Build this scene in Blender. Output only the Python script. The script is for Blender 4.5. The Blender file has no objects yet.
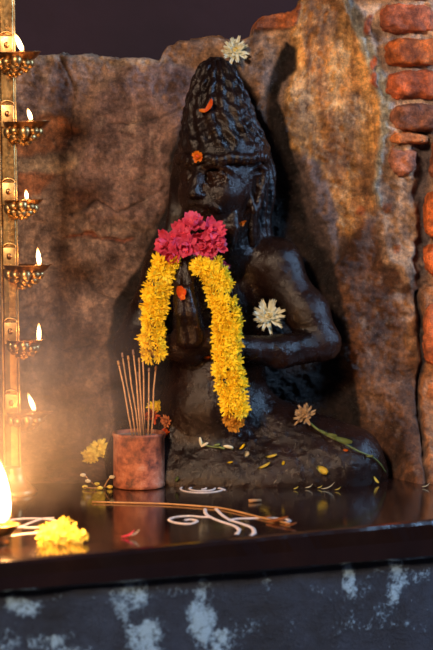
import bpy, bmesh, math, random
import numpy as np
from mathutils import Vector, Matrix, Quaternion
from mathutils.bvhtree import BVHTree
random.seed(7); np.random.seed(7)
S = bpy.context.scene
C = S.collection
PI = math.pi
R = math.radians

# ------------------------------------------------------------------ camera
PITCH = R(4.6); FPX = 2000.0
TGT = Vector((0, 0, 0.165))
CAM = TGT + Vector((0, -2*math.cos(PITCH), 2*math.sin(PITCH)))
cd = bpy.data.cameras.new('camera'); cam = bpy.data.objects.new('camera', cd); C.objects.link(cam)
cam.location = CAM; cam.rotation_euler = (PI/2-PITCH, 0, 0)
cd.sensor_width = 36; cd.sensor_fit = 'AUTO'; cd.lens = 36*FPX/650
cd.clip_start = 0.05
cd.dof.use_dof = True; cd.dof.focus_distance = 2.04; cd.dof.aperture_fstop = 7.0
S.camera = cam

FW = Vector((0, math.cos(PITCH), -math.sin(PITCH))); UP = Vector((0, math.sin(PITCH), math.cos(PITCH))); RT = Vector((1, 0, 0))
def ray(px, py):
    return (FW + RT*((px-216.5)/FPX) + UP*((325-py)/FPX)).normalized()
def P(px, py, Y):
    d = ray(px, py); return CAM + d*((Y-CAM.y)/d.y)
def G(px, py, Z=0.0):
    d = ray(px, py); return CAM + d*((Z-CAM.z)/d.z)
def pix(p):
    q = Vector(p)-CAM; w = q.dot(FW)
    return 216.5+FPX*q.dot(RT)/w, 325-FPX*q.dot(UP)/w

# ------------------------------------------------------------------ noise (numpy value noise)
_perm = np.random.RandomState(3).rand(64, 64, 64).astype(np.float32)
def vnoise(x, y, z):
    xi = np.floor(x).astype(int); yi = np.floor(y).astype(int); zi = np.floor(z).astype(int)
    fx = x-xi; fy = y-yi; fz = z-zi
    fx = fx*fx*(3-2*fx); fy = fy*fy*(3-2*fy); fz = fz*fz*(3-2*fz)
    def g(a, b, c): return _perm[(xi+a) & 63, (yi+b) & 63, (zi+c) & 63]
    x00 = g(0,0,0)*(1-fx)+g(1,0,0)*fx; x10 = g(0,1,0)*(1-fx)+g(1,1,0)*fx
    x01 = g(0,0,1)*(1-fx)+g(1,0,1)*fx; x11 = g(0,1,1)*(1-fx)+g(1,1,1)*fx
    return (x00*(1-fy)+x10*fy)*(1-fz)+(x01*(1-fy)+x11*fy)*fz
def fbm(x, y, z=0.0, oct=4, gain=.5):
    x = np.asarray(x, float); y = np.asarray(y, float); z = np.zeros_like(x)+z
    s = 0; a = 1; t = 0
    for o in range(oct):
        s = s + a*(vnoise(x+o*7.3, y+o*3.1, z+o*5.7)*2-1); t += a; a *= gain; x = x*2.03; y = y*2.03; z = z*2.03
    return s/t

# ------------------------------------------------------------------ materials
def sr(r, g, b):
    f = lambda c: (c/255/12.92) if c/255 <= .04045 else ((c/255+.055)/1.055)**2.4
    return (f(r), f(g), f(b), 1)
class NT:
    def __init__(s, name):
        s.m = bpy.data.materials.new(name); s.m.use_nodes = True; s.t = s.m.node_tree; s.t.nodes.clear()
        s.out = s.t.nodes.new('ShaderNodeOutputMaterial')
    def n(s, typ, **kw):
        nd = s.t.nodes.new(typ)
        for k, v in kw.items():
            if k in nd.inputs.keys(): nd.inputs[k].default_value = v
            else: setattr(nd, k, v)
        return nd
    def l(s, a, b): s.t.links.new(a, b)
    def noise(s, scale, detail=6, rough=.6, vec=None, dist=0):
        nd = s.n('ShaderNodeTexNoise', Scale=scale, Detail=detail, Roughness=rough, Distortion=dist)
        if vec is None:
            vec = s.n('ShaderNodeTexCoord').outputs['Object']
        s.l(vec, nd.inputs['Vector']); return nd.outputs['Fac']
    def ramp(s, fac, stops, interp='LINEAR'):
        r = s.n('ShaderNodeValToRGB'); cr = r.color_ramp; cr.interpolation = interp
        while len(cr.elements) < len(stops): cr.elements.new(.5)
        for e, (p, c) in zip(cr.elements, stops):
            e.position = p; e.color = c if len(c) == 4 else (*c, 1)
        s.l(fac, r.inputs['Fac']); return r.outputs['Color']
    def mix(s, fac, a, b, mode='MIX'):
        m = s.n('ShaderNodeMix', data_type='RGBA', blend_type=mode)
        for v, i in ((fac, 0), (a, 6), (b, 7)):
            if hasattr(v, 'links'): s.l(v, m.inputs[i])
            else: m.inputs[i].default_value = v
        return m.outputs[2]
    def math(s, op, a, b=0.0):
        m = s.n('ShaderNodeMath', operation=op)
        for v, i in ((a, 0), (b, 1)):
            if hasattr(v, 'links'): s.l(v, m.inputs[i])
            else: m.inputs[i].default_value = v
        return m.outputs[0]
def g(v): return (v, v, v, 1)
def simple(name, col, rough=.6, metal=0.0, var=.25, nscale=60, bump=.3, bscale=150, bdist=.001, spec=.5, coat=0, sss=0, emit=None, estr=0, trans=0):
    t = NT(name)
    b = t.n('ShaderNodeBsdfPrincipled')
    nz = t.noise(nscale)
    lo = tuple(c*(1-var) for c in col[:3])+(1,); hi = tuple(min(1, c*(1+var)) for c in col[:3])+(1,)
    t.l(t.ramp(nz, [(.3, lo), (.7, hi)]), b.inputs['Base Color'])
    b.inputs['Roughness'].default_value = rough; b.inputs['Metallic'].default_value = metal
    b.inputs['Specular IOR Level'].default_value = spec; b.inputs['Coat Weight'].default_value = coat
    if trans: b.inputs['Transmission Weight'].default_value = trans
    if bump:
        bp = t.n('ShaderNodeBump', Strength=bump, Distance=bdist); t.l(t.noise(bscale), bp.inputs['Height']); t.l(bp.outputs[0], b.inputs['Normal'])
    if emit: b.inputs['Emission Color'].default_value = emit; b.inputs['Emission Strength'].default_value = estr
    t.l(b.outputs[0], t.out.inputs['Surface'])
    return t.m
def petal_mat(name, col, col2=None, rough=.55):
    t = NT(name); b = t.n('ShaderNodeBsdfPrincipled', Roughness=rough); b.inputs['Specular IOR Level'].default_value = .3
    oi = t.n('ShaderNodeObjectInfo')
    col2 = col2 or tuple(c*.7 for c in col[:3])+(1,)
    c = t.mix(t.ramp(t.noise(180), [(.3, g(0)), (.75, g(1))]), col, col2)
    c = t.mix(t.math('MULTIPLY', oi.outputs['Random'], .4), c, col2)
    t.l(c, b.inputs['Base Color'])
    tr = t.n('ShaderNodeBsdfTranslucent'); t.l(c, tr.inputs['Color'])
    mx = t.n('ShaderNodeMixShader'); mx.inputs[0].default_value = .25
    t.l(b.outputs[0], mx.inputs[1]); t.l(tr.outputs[0], mx.inputs[2]); t.l(mx.outputs[0], t.out.inputs['Surface'])
    return t.m
def flame_mat(name, strength, h):
    t = NT(name); tc = t.n('ShaderNodeTexCoord'); sx = t.n('ShaderNodeSeparateXYZ'); t.l(tc.outputs['Object'], sx.inputs[0])
    f = t.math('DIVIDE', sx.outputs['Z'], h)
    e = t.n('ShaderNodeEmission')
    t.l(t.ramp(f, [(0, (1, .30, .06)), (.18, (1, .62, .26)), (.55, (1, .72, .36)), (.85, (1, .5, .15)), (1, (1, .28, .04))]), e.inputs['Color'])
    st = t.ramp(f, [(0, g(.25)), (.2, g(.9)), (.6, g(1)), (1, g(.3))])
    t.l(t.math('MULTIPLY', st, strength), e.inputs['Strength'])
    tp = t.n('ShaderNodeBsdfTransparent'); ad = t.n('ShaderNodeAddShader'); t.l(e.outputs[0], ad.inputs[0]); t.l(tp.outputs[0], ad.inputs[1]); t.l(ad.outputs[0], t.out.inputs['Surface']); return t.m

# wall material: vertex attribute 'albedo' holds the pigment of each patch, 'gloss' how oily it is
def wall_mat(name, bumpd=.007, speck=.6):
    t = NT(name); b = t.n('ShaderNodeBsdfPrincipled')
    at = t.n('ShaderNodeAttribute', attribute_name='albedo'); gl = t.n('ShaderNodeAttribute', attribute_name='gloss')
    n1 = t.noise(15, 10, .72, dist=.4); n2 = t.noise(70, 12, .85); n3 = t.noise(430, 6, .8)
    mp = t.n('ShaderNodeMapping'); mp.inputs['Scale'].default_value = (1, 1, .22); t.l(t.n('ShaderNodeTexCoord').outputs['Object'], mp.inputs['Vector']); n4 = t.noise(55, 8, .7, vec=mp.outputs[0])
    c = t.mix(1.0, at.outputs['Color'], t.ramp(n1, [(.34, (.42, .38, .38)), (.5, (1, 1, 1)), (.66, (1.65, 1.6, 1.45))]), 'MULTIPLY')
    c = t.mix(1.0, c, t.ramp(n2, [(.36, (.25, .22, .23)), (.49, (.9, .9, .9)), (.62, (2.0, 1.9, 1.7))]), 'MULTIPLY')
    c = t.mix(1.0, c, t.ramp(n4, [(.35, (.6, .55, .52)), (.5, (1, 1, 1)), (.64, (1.35, 1.3, 1.2))]), 'MULTIPLY')
    sp = t.ramp(n3, [(.60, g(0)), (.66, g(speck))])
    c = t.mix(sp, c, t.mix(.35, at.outputs['Color'], (.85, .74, .62, 1)))
    t.l(c, b.inputs['Base Color'])
    r = t.mix(gl.outputs['Fac'], t.ramp(n2, [(.3, g(.62)), (.7, g(.9))]), t.ramp(n2, [(.35, g(.16)), (.62, g(.42))]))
    t.l(r, b.inputs['Roughness']); b.inputs['Specular IOR Level'].default_value = .35
    h = t.math('ADD', t.math('MULTIPLY', n1, .6), t.math('ADD', t.math('MULTIPLY', n2, .5), t.math('MULTIPLY', n3, .3)))
    bp = t.n('ShaderNodeBump', Strength=1.0, Distance=bumpd); t.l(h, bp.inputs['Height']); t.l(bp.outputs[0], b.inputs['Normal'])
    t.l(b.outputs[0], t.out.inputs['Surface']); return t.m

def statue_mat(name, col=(.0075, .0036, .0028)):
    t = NT(name); b = t.n('ShaderNodeBsdfPrincipled')
    n1 = t.noise(30, 6, .6); n2 = t.noise(220, 6, .7); n3 = t.noise(600, 3, .6)
    lo = (col[0]*.6, col[1]*.6, col[2]*.65, 1); hi = (col[0]*2.2, col[1]*1.9, col[2]*1.7, 1)
    t.l(t.ramp(n1, [(.3, lo), (.7, hi)]), b.inputs['Base Color'])
    t.l(t.ramp(n2, [(.35, g(.17)), (.65, g(.30))]), b.inputs['Roughness'])
    b.inputs['Specular IOR Level'].default_value = .29
    h = t.math('ADD', t.math('MULTIPLY', n2, .6), t.math('MULTIPLY', n3, .35))
    bp = t.n('ShaderNodeBump', Strength=.8, Distance=.0017); t.l(h, bp.inputs['Height']); t.l(bp.outputs[0], b.inputs['Normal'])
    t.l(b.outputs[0], t.out.inputs['Surface']); return t.m

# ------------------------------------------------------------------ object helpers
def tag(o, label=None, cat=None, group=None, kind=None):
    if label: o['label'] = label
    if cat: o['category'] = cat
    if group: o['group'] = group
    if kind: o['kind'] = kind
    return o
def empty(name, loc=(0, 0, 0), label=None, cat=None, group=None):
    o = bpy.data.objects.new(name, None); C.objects.link(o); o.location = loc; o.empty_display_size = .02
    return tag(o, label, cat, group)
def obj(name, me, mat=None, parent=None, loc=None, smooth=True):
    if isinstance(me, bmesh.types.BMesh):
        bm = me; me = bpy.data.meshes.new(name); bm.normal_update(); bm.to_mesh(me); bm.free()
    o = bpy.data.objects.new(name, me); C.objects.link(o)
    if mat: me.materials.append(mat) if len(me.materials) == 0 else None
    if smooth and len(me.polygons): me.polygons.foreach_set('use_smooth', [True]*len(me.polygons))
    if parent: o.parent = parent
    if loc is not None: o.location = loc
    return o
def mesh_np(name, V, F):
    me = bpy.data.meshes.new(name); V = np.asarray(V, np.float32); F = np.asarray(F, np.int32)
    me.vertices.add(len(V)); me.vertices.foreach_set('co', V.ravel())
    me.loops.add(F.size); me.loops.foreach_set('vertex_index', F.ravel())
    me.polygons.add(len(F)); me.polygons.foreach_set('loop_start', np.arange(0, F.size, 4, dtype=np.int32))
    me.polygons.foreach_set('loop_total', np.full(len(F), 4, np.int32))
    me.update(calc_edges=True); me.validate(); return me
def attr(me, name, arr):
    if arr.ndim == 1:
        a = me.attributes.new(name, 'FLOAT', 'POINT'); a.data.foreach_set('value', arr.astype(np.float32))
    else:
        a = me.attributes.new(name, 'FLOAT_COLOR', 'POINT')
        c = np.ones((len(arr), 4), np.float32); c[:, :3] = arr; a.data.foreach_set('color', c.ravel())
def lathe(bm, prof, seg=32, c=(0, 0, 0), sx=1, sy=1, closed=True):
    rings = []
    for r, z in prof:
        rings.append([bm.verts.new((c[0]+r*sx*math.cos(2*PI*i/seg), c[1]+r*sy*math.sin(2*PI*i/seg), c[2]+z)) for i in range(seg)])
    for a, b in zip(rings, rings[1:]):
        for i in range(seg): bm.faces.new((a[i], a[(i+1) % seg], b[(i+1) % seg], b[i]))
    if closed:
        bm.faces.new(rings[0][::-1]); bm.faces.new(rings[-1])
    return rings
def tube(bm, pts, r, seg=8, r2=None):
    pts = [Vector(p) for p in pts]; n = len(pts); rings = []
    for i, p in enumerate(pts):
        t = (pts[min(i+1, n-1)]-pts[max(i-1, 0)]).normalized()
        a = t.orthogonal().normalized() if abs(t.z) > .9 else t.cross(Vector((0, 0, 1))).normalized()
        if abs(t.z) > .9: a = (Vector((1, 0, 0))-t*t.x).normalized()
        b = t.cross(a)
        rr = (r[i] if isinstance(r, (list, tuple)) else (r+(r2-r)*i/(n-1) if r2 is not None else r))
        rings.append([bm.verts.new(p+a*rr*math.cos(2*PI*k/seg)+b*rr*math.sin(2*PI*k/seg)) for k in range(seg)])
    for A, B in zip(rings, rings[1:]):
        for k in range(seg): bm.faces.new((A[k], A[(k+1) % seg], B[(k+1) % seg], B[k]))
    bm.faces.new(rings[0][::-1]); bm.faces.new(rings[-1])
def box(bm, c, s, bev=0, rot=None):
    r = bmesh.ops.create_cube(bm, size=1); vs = r['verts']
    bmesh.ops.scale(bm, vec=s, verts=vs)
    if bev: 
        es = list({e for v in vs for e in v.link_edges}); q = bmesh.ops.bevel(bm, geom=es, offset=bev, segments=2, affect='EDGES', profile=.6)
        vs = list({v for f in q['faces'] for v in f.verts} | {v for v in vs if v.is_valid})
    if rot: bmesh.ops.transform(bm, matrix=rot, verts=vs)
    bmesh.ops.translate(bm, vec=c, verts=vs)
def catmull(pts, n=8):
    pts = [Vector(p) for p in pts]; out = []
    q = [2*pts[0]-pts[1]]+pts+[2*pts[-1]-pts[-2]]
    for i in range(1, len(q)-2):
        for k in range(n):
            t = k/n; a, b, c, d = q[i-1], q[i], q[i+1], q[i+2]
            out.append(.5*((2*b)+(c-a)*t+(2*a-5*b+4*c-d)*t*t+(3*b-a-3*c+d)*t**3))
    out.append(pts[-1]); return out

# ------------------------------------------------------------------ SDF sculpting + surface nets
class Field:
    def __init__(s, lo, hi, h):
        s.lo = np.array(lo, float); s.h = h
        s.n = np.ceil((np.array(hi)-s.lo)/h).astype(int)+1
        s.F = np.full(s.n, .05, np.float32)
        s.ax = [s.lo[i]+np.arange(s.n[i])*h for i in range(3)]
    def sub(s, lo, hi):
        a = np.clip(np.floor((np.array(lo)-s.lo)/s.h).astype(int), 0, s.n-1); b = np.clip(np.ceil((np.array(hi)-s.lo)/s.h).astype(int)+1, 1, s.n)
        sl = tuple(slice(a[i], b[i]) for i in range(3))
        X = s.ax[0][sl[0]][:, None, None]; Y = s.ax[1][sl[1]][None, :, None]; Z = s.ax[2][sl[2]][None, None, :]
        return sl, X, Y, Z
    def comb(s, sl, d, k, op='u'):
        A = s.F[sl]; d = d.astype(np.float32)
        if op == 'u':
            hh = np.clip(.5+.5*(d-A)/k, 0, 1); s.F[sl] = d*(1-hh)+A*hh-k*hh*(1-hh)
        else:
            hh = np.clip(.5-.5*(A+d)/k, 0, 1); s.F[sl] = A*(1-hh)+(-d)*hh+k*hh*(1-hh)
    def cap(s, a, b, ra, rb=None, k=.008, op='u'):
        rb = ra if rb is None else rb; a = np.array(a, float); b = np.array(b, float); m = max(ra, rb)+k*1.5+.006
        sl, X, Y, Z = s.sub(np.minimum(a, b)-m, np.maximum(a, b)+m)
        d = b-a; L = max(1e-9, d@d)
        t = np.clip(((X-a[0])*d[0]+(Y-a[1])*d[1]+(Z-a[2])*d[2])/L, 0, 1)
        q = np.sqrt((X-a[0]-t*d[0])**2+(Y-a[1]-t*d[1])**2+(Z-a[2]-t*d[2])**2)-(ra+(rb-ra)*t)
        s.comb(sl, q, k, op)
    def ell(s, c, r, M=None, k=.01, op='u'):
        c = np.array(c, float); r = np.array(r, float); m = r.max()+k*1.5+.006
        M = np.eye(3) if M is None else np.array(M)
        ext = np.sqrt(((M*r[:, None])**2).sum(0))+k*1.5+.006
        sl, X, Y, Z = s.sub(c-ext, c+ext)
        u = [M[i, 0]*(X-c[0])+M[i, 1]*(Y-c[1])+M[i, 2]*(Z-c[2]) for i in range(3)]
        k0 = np.sqrt(sum((u[i]/r[i])**2 for i in range(3))); k1 = np.sqrt(sum((u[i]/r[i]**2)**2 for i in range(3)))+1e-9
        s.comb(sl, k0*(k0-1)/k1, k, op)
    def chain(s, pts, rs, k=.004, op='u'):
        for i in range(len(pts)-1):
            a = rs[i] if hasattr(rs, '__len__') else rs; b = rs[i+1] if hasattr(rs, '__len__') else rs
            s.cap(pts[i], pts[i+1], a, b, k, op)
    def add(s, fn): # displacement field near the surface
        near = np.argwhere(np.abs(s.F) < .008)
        x = s.ax[0][near[:, 0]]; y = s.ax[1][near[:, 1]]; z = s.ax[2][near[:, 2]]
        s.F[near[:, 0], near[:, 1], near[:, 2]] += fn(x, y, z).astype(np.float32)
    def mesh(s, name):
        F = s.F; F[0] = F[-1] = .05; F[:, 0] = F[:, -1] = .05; F[:, :, 0] = F[:, :, -1] = .05
        I = F < 0; nx, ny, nz = F.shape
        cnt = np.zeros((nx-1, ny-1, nz-1), np.int8)
        for a in (0, 1):
            for b in (0, 1):
                for c in (0, 1): cnt += I[a:nx-1+a, b:ny-1+b, c:nz-1+c]
        act = np.argwhere((cnt > 0) & (cnt < 8)); idx = np.full(cnt.shape, -1, np.int32); idx[tuple(act.T)] = np.arange(len(act))
        acc = np.zeros((len(act), 3)); num = np.zeros(len(act))
        cs = [(a, b, c) for a in (0, 1) for b in (0, 1) for c in (0, 1)]
        for c0 in cs:
            for ax in range(3):
                if c0[ax]: continue
                c1 = list(c0); c1[ax] = 1
                p = act+np.array(c0); q = act+np.array(c1)
                f0 = F[tuple(p.T)]; f1 = F[tuple(q.T)]; m = (f0 < 0) != (f1 < 0)
                t = np.where(m, f0/(f0-f1+1e-12), 0)
                pos = np.array(c0)[None, :].astype(float).repeat(len(act), 0); pos[:, ax] += t
                acc[m] += pos[m]; num[m] += 1
        V = s.lo+(act+acc/num[:, None])*s.h
        Q = []
        for ax in range(3):
            o1, o2 = (ax+1) % 3, (ax+2) % 3
            sl0 = [slice(None)]*3; sl1 = [slice(None)]*3; sl0[ax] = slice(0, -1); sl1[ax] = slice(1, None)
            A = I[tuple(sl0)]; B = I[tuple(sl1)]
            e = np.argwhere(A != B); e = e[(e[:, o1] > 0) & (e[:, o2] > 0) & (e[:, o1] < F.shape[o1]-1) & (e[:, o2] < F.shape[o2]-1)]
            ins = A[tuple(e.T)]
            def at(d1, d2):
                q = e.copy(); q[:, o1] += d1; q[:, o2] += d2; return idx[tuple(q.T)]
            q = np.stack([at(-1, -1), at(0, -1), at(0, 0), at(-1, 0)], 1)
            q[~ins] = q[~ins][:, ::-1]; Q.append(q)
        return mesh_np(name, V, np.concatenate(Q))

# ================================================================== SETTING
# ---- polygon masks in wall coordinates (u to the right, v down, in mm-like units)
def sdpoly(U, V, pts):
    pts = np.array(pts, float); d = np.full(U.shape, 1e18); s = np.ones(U.shape)
    n = len(pts); j = n-1
    for i in range(n):
        ex, ey = pts[j]-pts[i]; wx = U-pts[i][0]; wy = V-pts[i][1]
        t = np.clip((wx*ex+wy*ey)/(ex*ex+ey*ey+1e-9), 0, 1)
        bx = wx-ex*t; by = wy-ey*t; d = np.minimum(d, bx*bx+by*by)
        c1 = V >= pts[i][1]; c2 = V < pts[j][1]; c3 = ex*wy > ey*wx
        f = (c1 & c2 & c3) | (~c1 & ~c2 & ~c3); s = np.where(f, -s, s); j = i
    return s*np.sqrt(d)
def sdline(U, V, pts, w=0):
    d = np.full(U.shape, 1e9)
    for a, b in zip(pts, pts[1:]):
        ex, ey = b[0]-a[0], b[1]-a[1]; t = np.clip(((U-a[0])*ex+(V-a[1])*ey)/(ex*ex+ey*ey+1e-9), 0, 1)
        wa = a[2] if len(a) > 2 else w; wb = b[2] if len(b) > 2 else w
        d = np.minimum(d, np.hypot(U-a[0]-ex*t, V-a[1]-ey*t)-(wa+(wb-wa)*t))
    return d
def sm(d, f): # 1 inside
    t = np.clip(.5-d/(2*f), 0, 1); return t*t*(3-2*t)

TOP = [(-260, 66), (-60, 60), (0, 56), (22, 55), (50, 54), (85, 55), (120, 58), (140, 57), (158, 60), (162, 51), (166, 46), (176, 42), (190, 40), (205, 37), (216, 37),
       (232, 41), (244, 37), (250, 34), (253, 24), (260, 17), (270, 14), (292, 11), (296, 5), (303, -8), (312, -28), (335, -60), (700, -75)]
DIRT = sr(150, 118, 104)[:3]
WALLY = .13
NU, NV = 520, 380
us = np.linspace(-230, 640, NU)
top = np.interp(us, [a for a, b in TOP], [b for a, b in TOP])
top = top + 1.6*fbm(us/9, us*0, 0, 3) + .8*fbm(us/3, us*0+5, 0, 2)
v01 = np.linspace(0, 1, NV)
U = us[:, None].repeat(NV, 1); V = top[:, None]+(505-top[:, None])*v01[None, :]
# distorted coordinates for ragged outlines
Ud = U+7*fbm(U/28, V/28, 1.5, 4)+2.5*fbm(U/7, V/7, 9.5, 2); Vd = V+7*fbm(U/28+50, V/28, 4.5, 4)+2.5*fbm(U/7, V/7+9, 2.5, 2)
H = np.zeros_like(U)     # mm toward the viewer
H += 7*fbm(U/70, V/70, 3.3, 5, .55)+3.4*fbm(U/16, V/16, 8.8, 4, .6)+2.2*fbm(U/4.5, V/4.5, 2.2, 3, .65)-2.6*np.clip(fbm(U/7, V/7, 77, 3)*2.5-.5, 0, 1)
col = np.zeros(U.shape+(3,)); glo = np.zeros_like(U)
def paint(mask, c, gl=None):
    global col, glo
    col = col*(1-mask[..., None])+np.array(c[:3])*mask[..., None]
    if gl is not None: glo = glo*(1-mask)+gl*mask
paint(np.ones_like(U), (.21, .14, .115), .15)
paint(sm(sdpoly(Ud, Vd, [(20, 85), (95, 80), (120, 130), (90, 160), (60, 200), (10, 200)]), 10)*.8, (.17, .105, .085))
# pale lip along the broken top
paint(sm(sdline(Ud, Vd, [(20, 55, 7), (80, 57, 6), (130, 62, 4), (160, 62, 3)]), 4)*.8, (.34, .26, .2))
paint(sm(sdpoly(Ud, Vd, [(163, 40), (250, 34), (262, 30), (300, 0), (300, 60), (285, 75), (262, 62), (248, 60), (235, 72), (225, 62), (212, 62), (195, 80), (175, 70)]), 5), (.36, .21, .125))
# left mauve boulder
rk = sdpoly(Ud, Vd, [(95, 95), (130, 68), (175, 66), (205, 78), (190, 115), (172, 150), (170, 205), (150, 228), (120, 215), (95, 225), (70, 205), (85, 150)])
H += 9*sm(rk, 9); paint(sm(rk, 5)*.8, (.18, .115, .115), .3)
rk2 = sdpoly(Ud, Vd, [(40, 232), (75, 245), (140, 238), (158, 262), (120, 300), (112, 330), (60, 350), (30, 300)])
H += 6*sm(rk2, 8); paint(sm(rk2, 8)*.6, (.20, .14, .13), .3)
# exposed brick and pale mortar behind the lamp stand
bk = sdpoly(Ud, Vd, [(14, 120), (60, 116), (78, 128), (58, 150), (14, 158)]); paint(sm(bk, 3)*.75, (.36, .14, .06)); H -= 4*sm(bk, 3)
paint(sm(sdpoly(Ud, Vd, [(14, 160), (70, 150), (80, 165), (60, 172), (16, 172)]), 3)*.7, (.40, .29, .2))
paint(sm(sdpoly(Ud, Vd, [(10, 175), (55, 172), (40, 196), (10, 200)]), 3)*.7, (.34, .12, .05))
# cracks
for ln in ([(62, 239, .2), (78, 236, 1.2), (90, 234, 2.6), (100, 238, 1.0), (122, 241, 1.6), (134, 239, .2)],):
    c = sdline(Ud*.6+U*.4, Vd*.6+V*.4, ln)+1.2*fbm(U/4, V/4, 3, 2); H -= 7*sm(c, 2); paint(sm(c, 1.8)*.8, (.27, .075, .035))
for ln in ([(70, 215), (85, 208), (95, 200), (115, 212), (130, 206), (160, 190)], [(110, 125), (135, 123), (160, 118), (180, 108)], [(80, 270), (95, 292), (110, 300)], [(30, 325), (60, 350), (90, 345)], [(345, 245), (320, 283), (312, 288)], [(60, 60), (75, 90), (70, 130)]):
    c = sdline(Ud*.5+U*.5, Vd*.5+V*.5, ln, .6); H -= 6*sm(c, 1.6); paint(sm(c, .9)*.8, (.05, .03, .03))
# ochre render, right of the figure
oc = sdpoly(Ud, Vd, [(292, 5), (300, -90), (336, -90), (345, 10), (362, 45), (380, 95), (383, 130), (374, 165), (372, 215), (356, 255), (338, 232), (330, 190), (312, 160), (290, 150), (276, 130), (283, 95), (290, 70), (288, 40)])
paint(sm(oc, 3), (.50, .26, .085), .35); H += 7*sm(oc, 5)
for q in ((330, 60, 20, 55), (355, 110, 12, 40), (318, 130, 14, 20)):
    paint(sm(np.hypot((Ud-q[0])/q[2], (Vd-q[1])/q[3])-1, .35)*.5, (.60, .36, .16))
paint(sm(np.hypot((Ud-300)/10, (Vd-95)/30)-1, .4)*.6, (.55, .36, .22))
paint(sm(sdpoly(Ud, Vd, [(298, -60), (330, -60), (338, 20), (325, 70), (330, 120), (345, 150), (340, 200), (322, 170), (314, 100), (300, 50)]), 6)*.75, (.27, .115, .045))
paint(sm(sdpoly(Ud, Vd, [(335, 90), (352, 60), (360, 90), (352, 120), (356, 150), (342, 140)]), 4)*.6, (.30, .13, .05))
paint(sm(sdpoly(Ud, Vd, [(350, 150), (372, 150), (368, 230), (352, 240)]), 5)*.7, (.26, .13, .07))
st_ = np.clip(fbm(U/3.2, V/22, 12, 4)*2.2, 0, 1)*sm(oc, 3); paint(st_*.6, (.17, .07, .03))
st_ = np.clip(fbm(U/4.5, V/7, 22, 5, .65)*2.6-.35, 0, 1)*sm(oc, 3); paint(st_*.7, (.66, .44, .24))
# brown rough render lower right
br = sdpoly(Ud, Vd, [(345, 235), (372, 205), (380, 250), (410, 265), (418, 300), (418, 500), (380, 500), (345, 470), (352, 420), (330, 330), (322, 280)])
paint(sm(br, 7), (.115, .050, .026), .4); H += 10*sm(br, 12)
paint(sm(sdpoly(Ud, Vd, [(358, 355), (395, 330), (412, 360), (408, 420), (370, 425), (350, 400)]), 9)*.65, (.23, .115, .06), .2)
paint(sm(sdpoly(Ud, Vd, [(395, 290), (412, 300), (414, 360), (400, 340)]), 6)*.6, (.36, .19, .09))
# sandy mortar under the bricks
sa = sdpoly(Ud, Vd, [(383, 125), (395, 128), (412, 140), (415, 250), (405, 285), (395, 268), (382, 262), (375, 225), (372, 190), (376, 160)])
paint(sm(sa, 3), (.40, .25, .155), .1); H += 12*sm(sa, 6)
for q in ((386, 206, 5, 5), (391, 247, 4, 4), (357, 209, 4, 4), (388, 152, 2, 6)):
    m = sm(np.hypot((Ud-q[0])/q[2], (Vd-q[1])/q[3])-1, .3); paint(m, (.42, .13, .04)); H += 2*m
# dark gap
gp = sdpoly(Ud, Vd, [(405, 130), (424, 120), (430, 180), (428, 270), (414, 282), (411, 210)])
paint(sm(gp, 3)*.85, (.085, .07, .08), .2); H -= 8*sm(gp, 3)
# mortar bed of the brick pier
mo = sdpoly(Ud, Vd, [(345, -100), (349, 0), (372, 60), (384, 100), (386, 132), (425, 128), (700, 128), (700, -100)])
paint(sm(mo, 3), (.58, .40, .30), .1); H += 8*sm(mo, 4)
paint(sm(sdpoly(Ud, Vd, [(428, 130), (700, 130), (700, 520), (428, 520)]), 4), (.34, .2, .13), .1)
# grey-blue cement seam
cz = sdline(Ud*.6+U*.4, Vd*.6+V*.4, [(333, -60, 6), (341, 0, 5), (352, 15, 6), (361, 40, 7), (371, 66, 7), (378, 90, 7), (384, 112, 5), (379, 140, 3), (375, 165, 3.5), (373, 190, 3), (378, 205, 2)])
paint(sm(cz, 2)*.9, (.30, .32, .30), .1); H += 8*sm(cz, 5)
paint(sm(sdpoly(Ud, Vd, [(348, -20), (380, -20), (382, 60), (366, 40)]), 4)*.7, (.50, .33, .22))
for q in ((365, 27, 4.5, 10, .3), (369, 62, 3.5, 8, .2), (371, 78, 3, 8, -.2)):
    a = (Ud-q[0])*math.cos(q[4])+(Vd-q[1])*math.sin(q[4]); b = -(Ud-q[0])*math.sin(q[4])+(Vd-q[1])*math.cos(q[4])
    m = sm(np.hypot(a/q[2], b/q[3])-1, .25); paint(m, (.36, .085, .03)); H += 4*m
# brick showing in the broken top
bt = sdpoly(U, V, [(249, 30), (254, 10), (293, 2), (299, 5), (294, 25), (285, 29)]); paint(sm(bt, 1.8), (.34, .1, .035), .1); H += 5*sm(bt, 2)
# orange strip at lower right edge
st = sdpoly(Ud, Vd, [(419, 290), (440, 280), (700, 280), (700, 505), (420, 505), (420, 400)])
paint(sm(st, 2.5), (.36, .155, .065), .15); H += 9*sm(st, 3)
ck = sdline(Ud*.4+U*.6, V, [(414, 292, 1.5), (419, 325, 3), (423, 362, 3.2), (417, 385, 2), (417, 430, 1.3), (416, 470, .6)])
H -= 16*sm(ck, 2.5); paint(sm(ck, 1.8), (.03, .025, .03))
# mineral bloom and soot mottling over all of the old surface
mt = np.clip(fbm(U/11, V/11, 41, 6, .68)*2.6-.45, 0, 1); paint(mt*.45*(1-sm(oc, 3)), (.36, .28, .235))
mt = np.clip(fbm(U/16, V/16, 61, 6, .68)*2.8-.35, 0, 1); paint(mt*.6, (.065, .04, .035))
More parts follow.
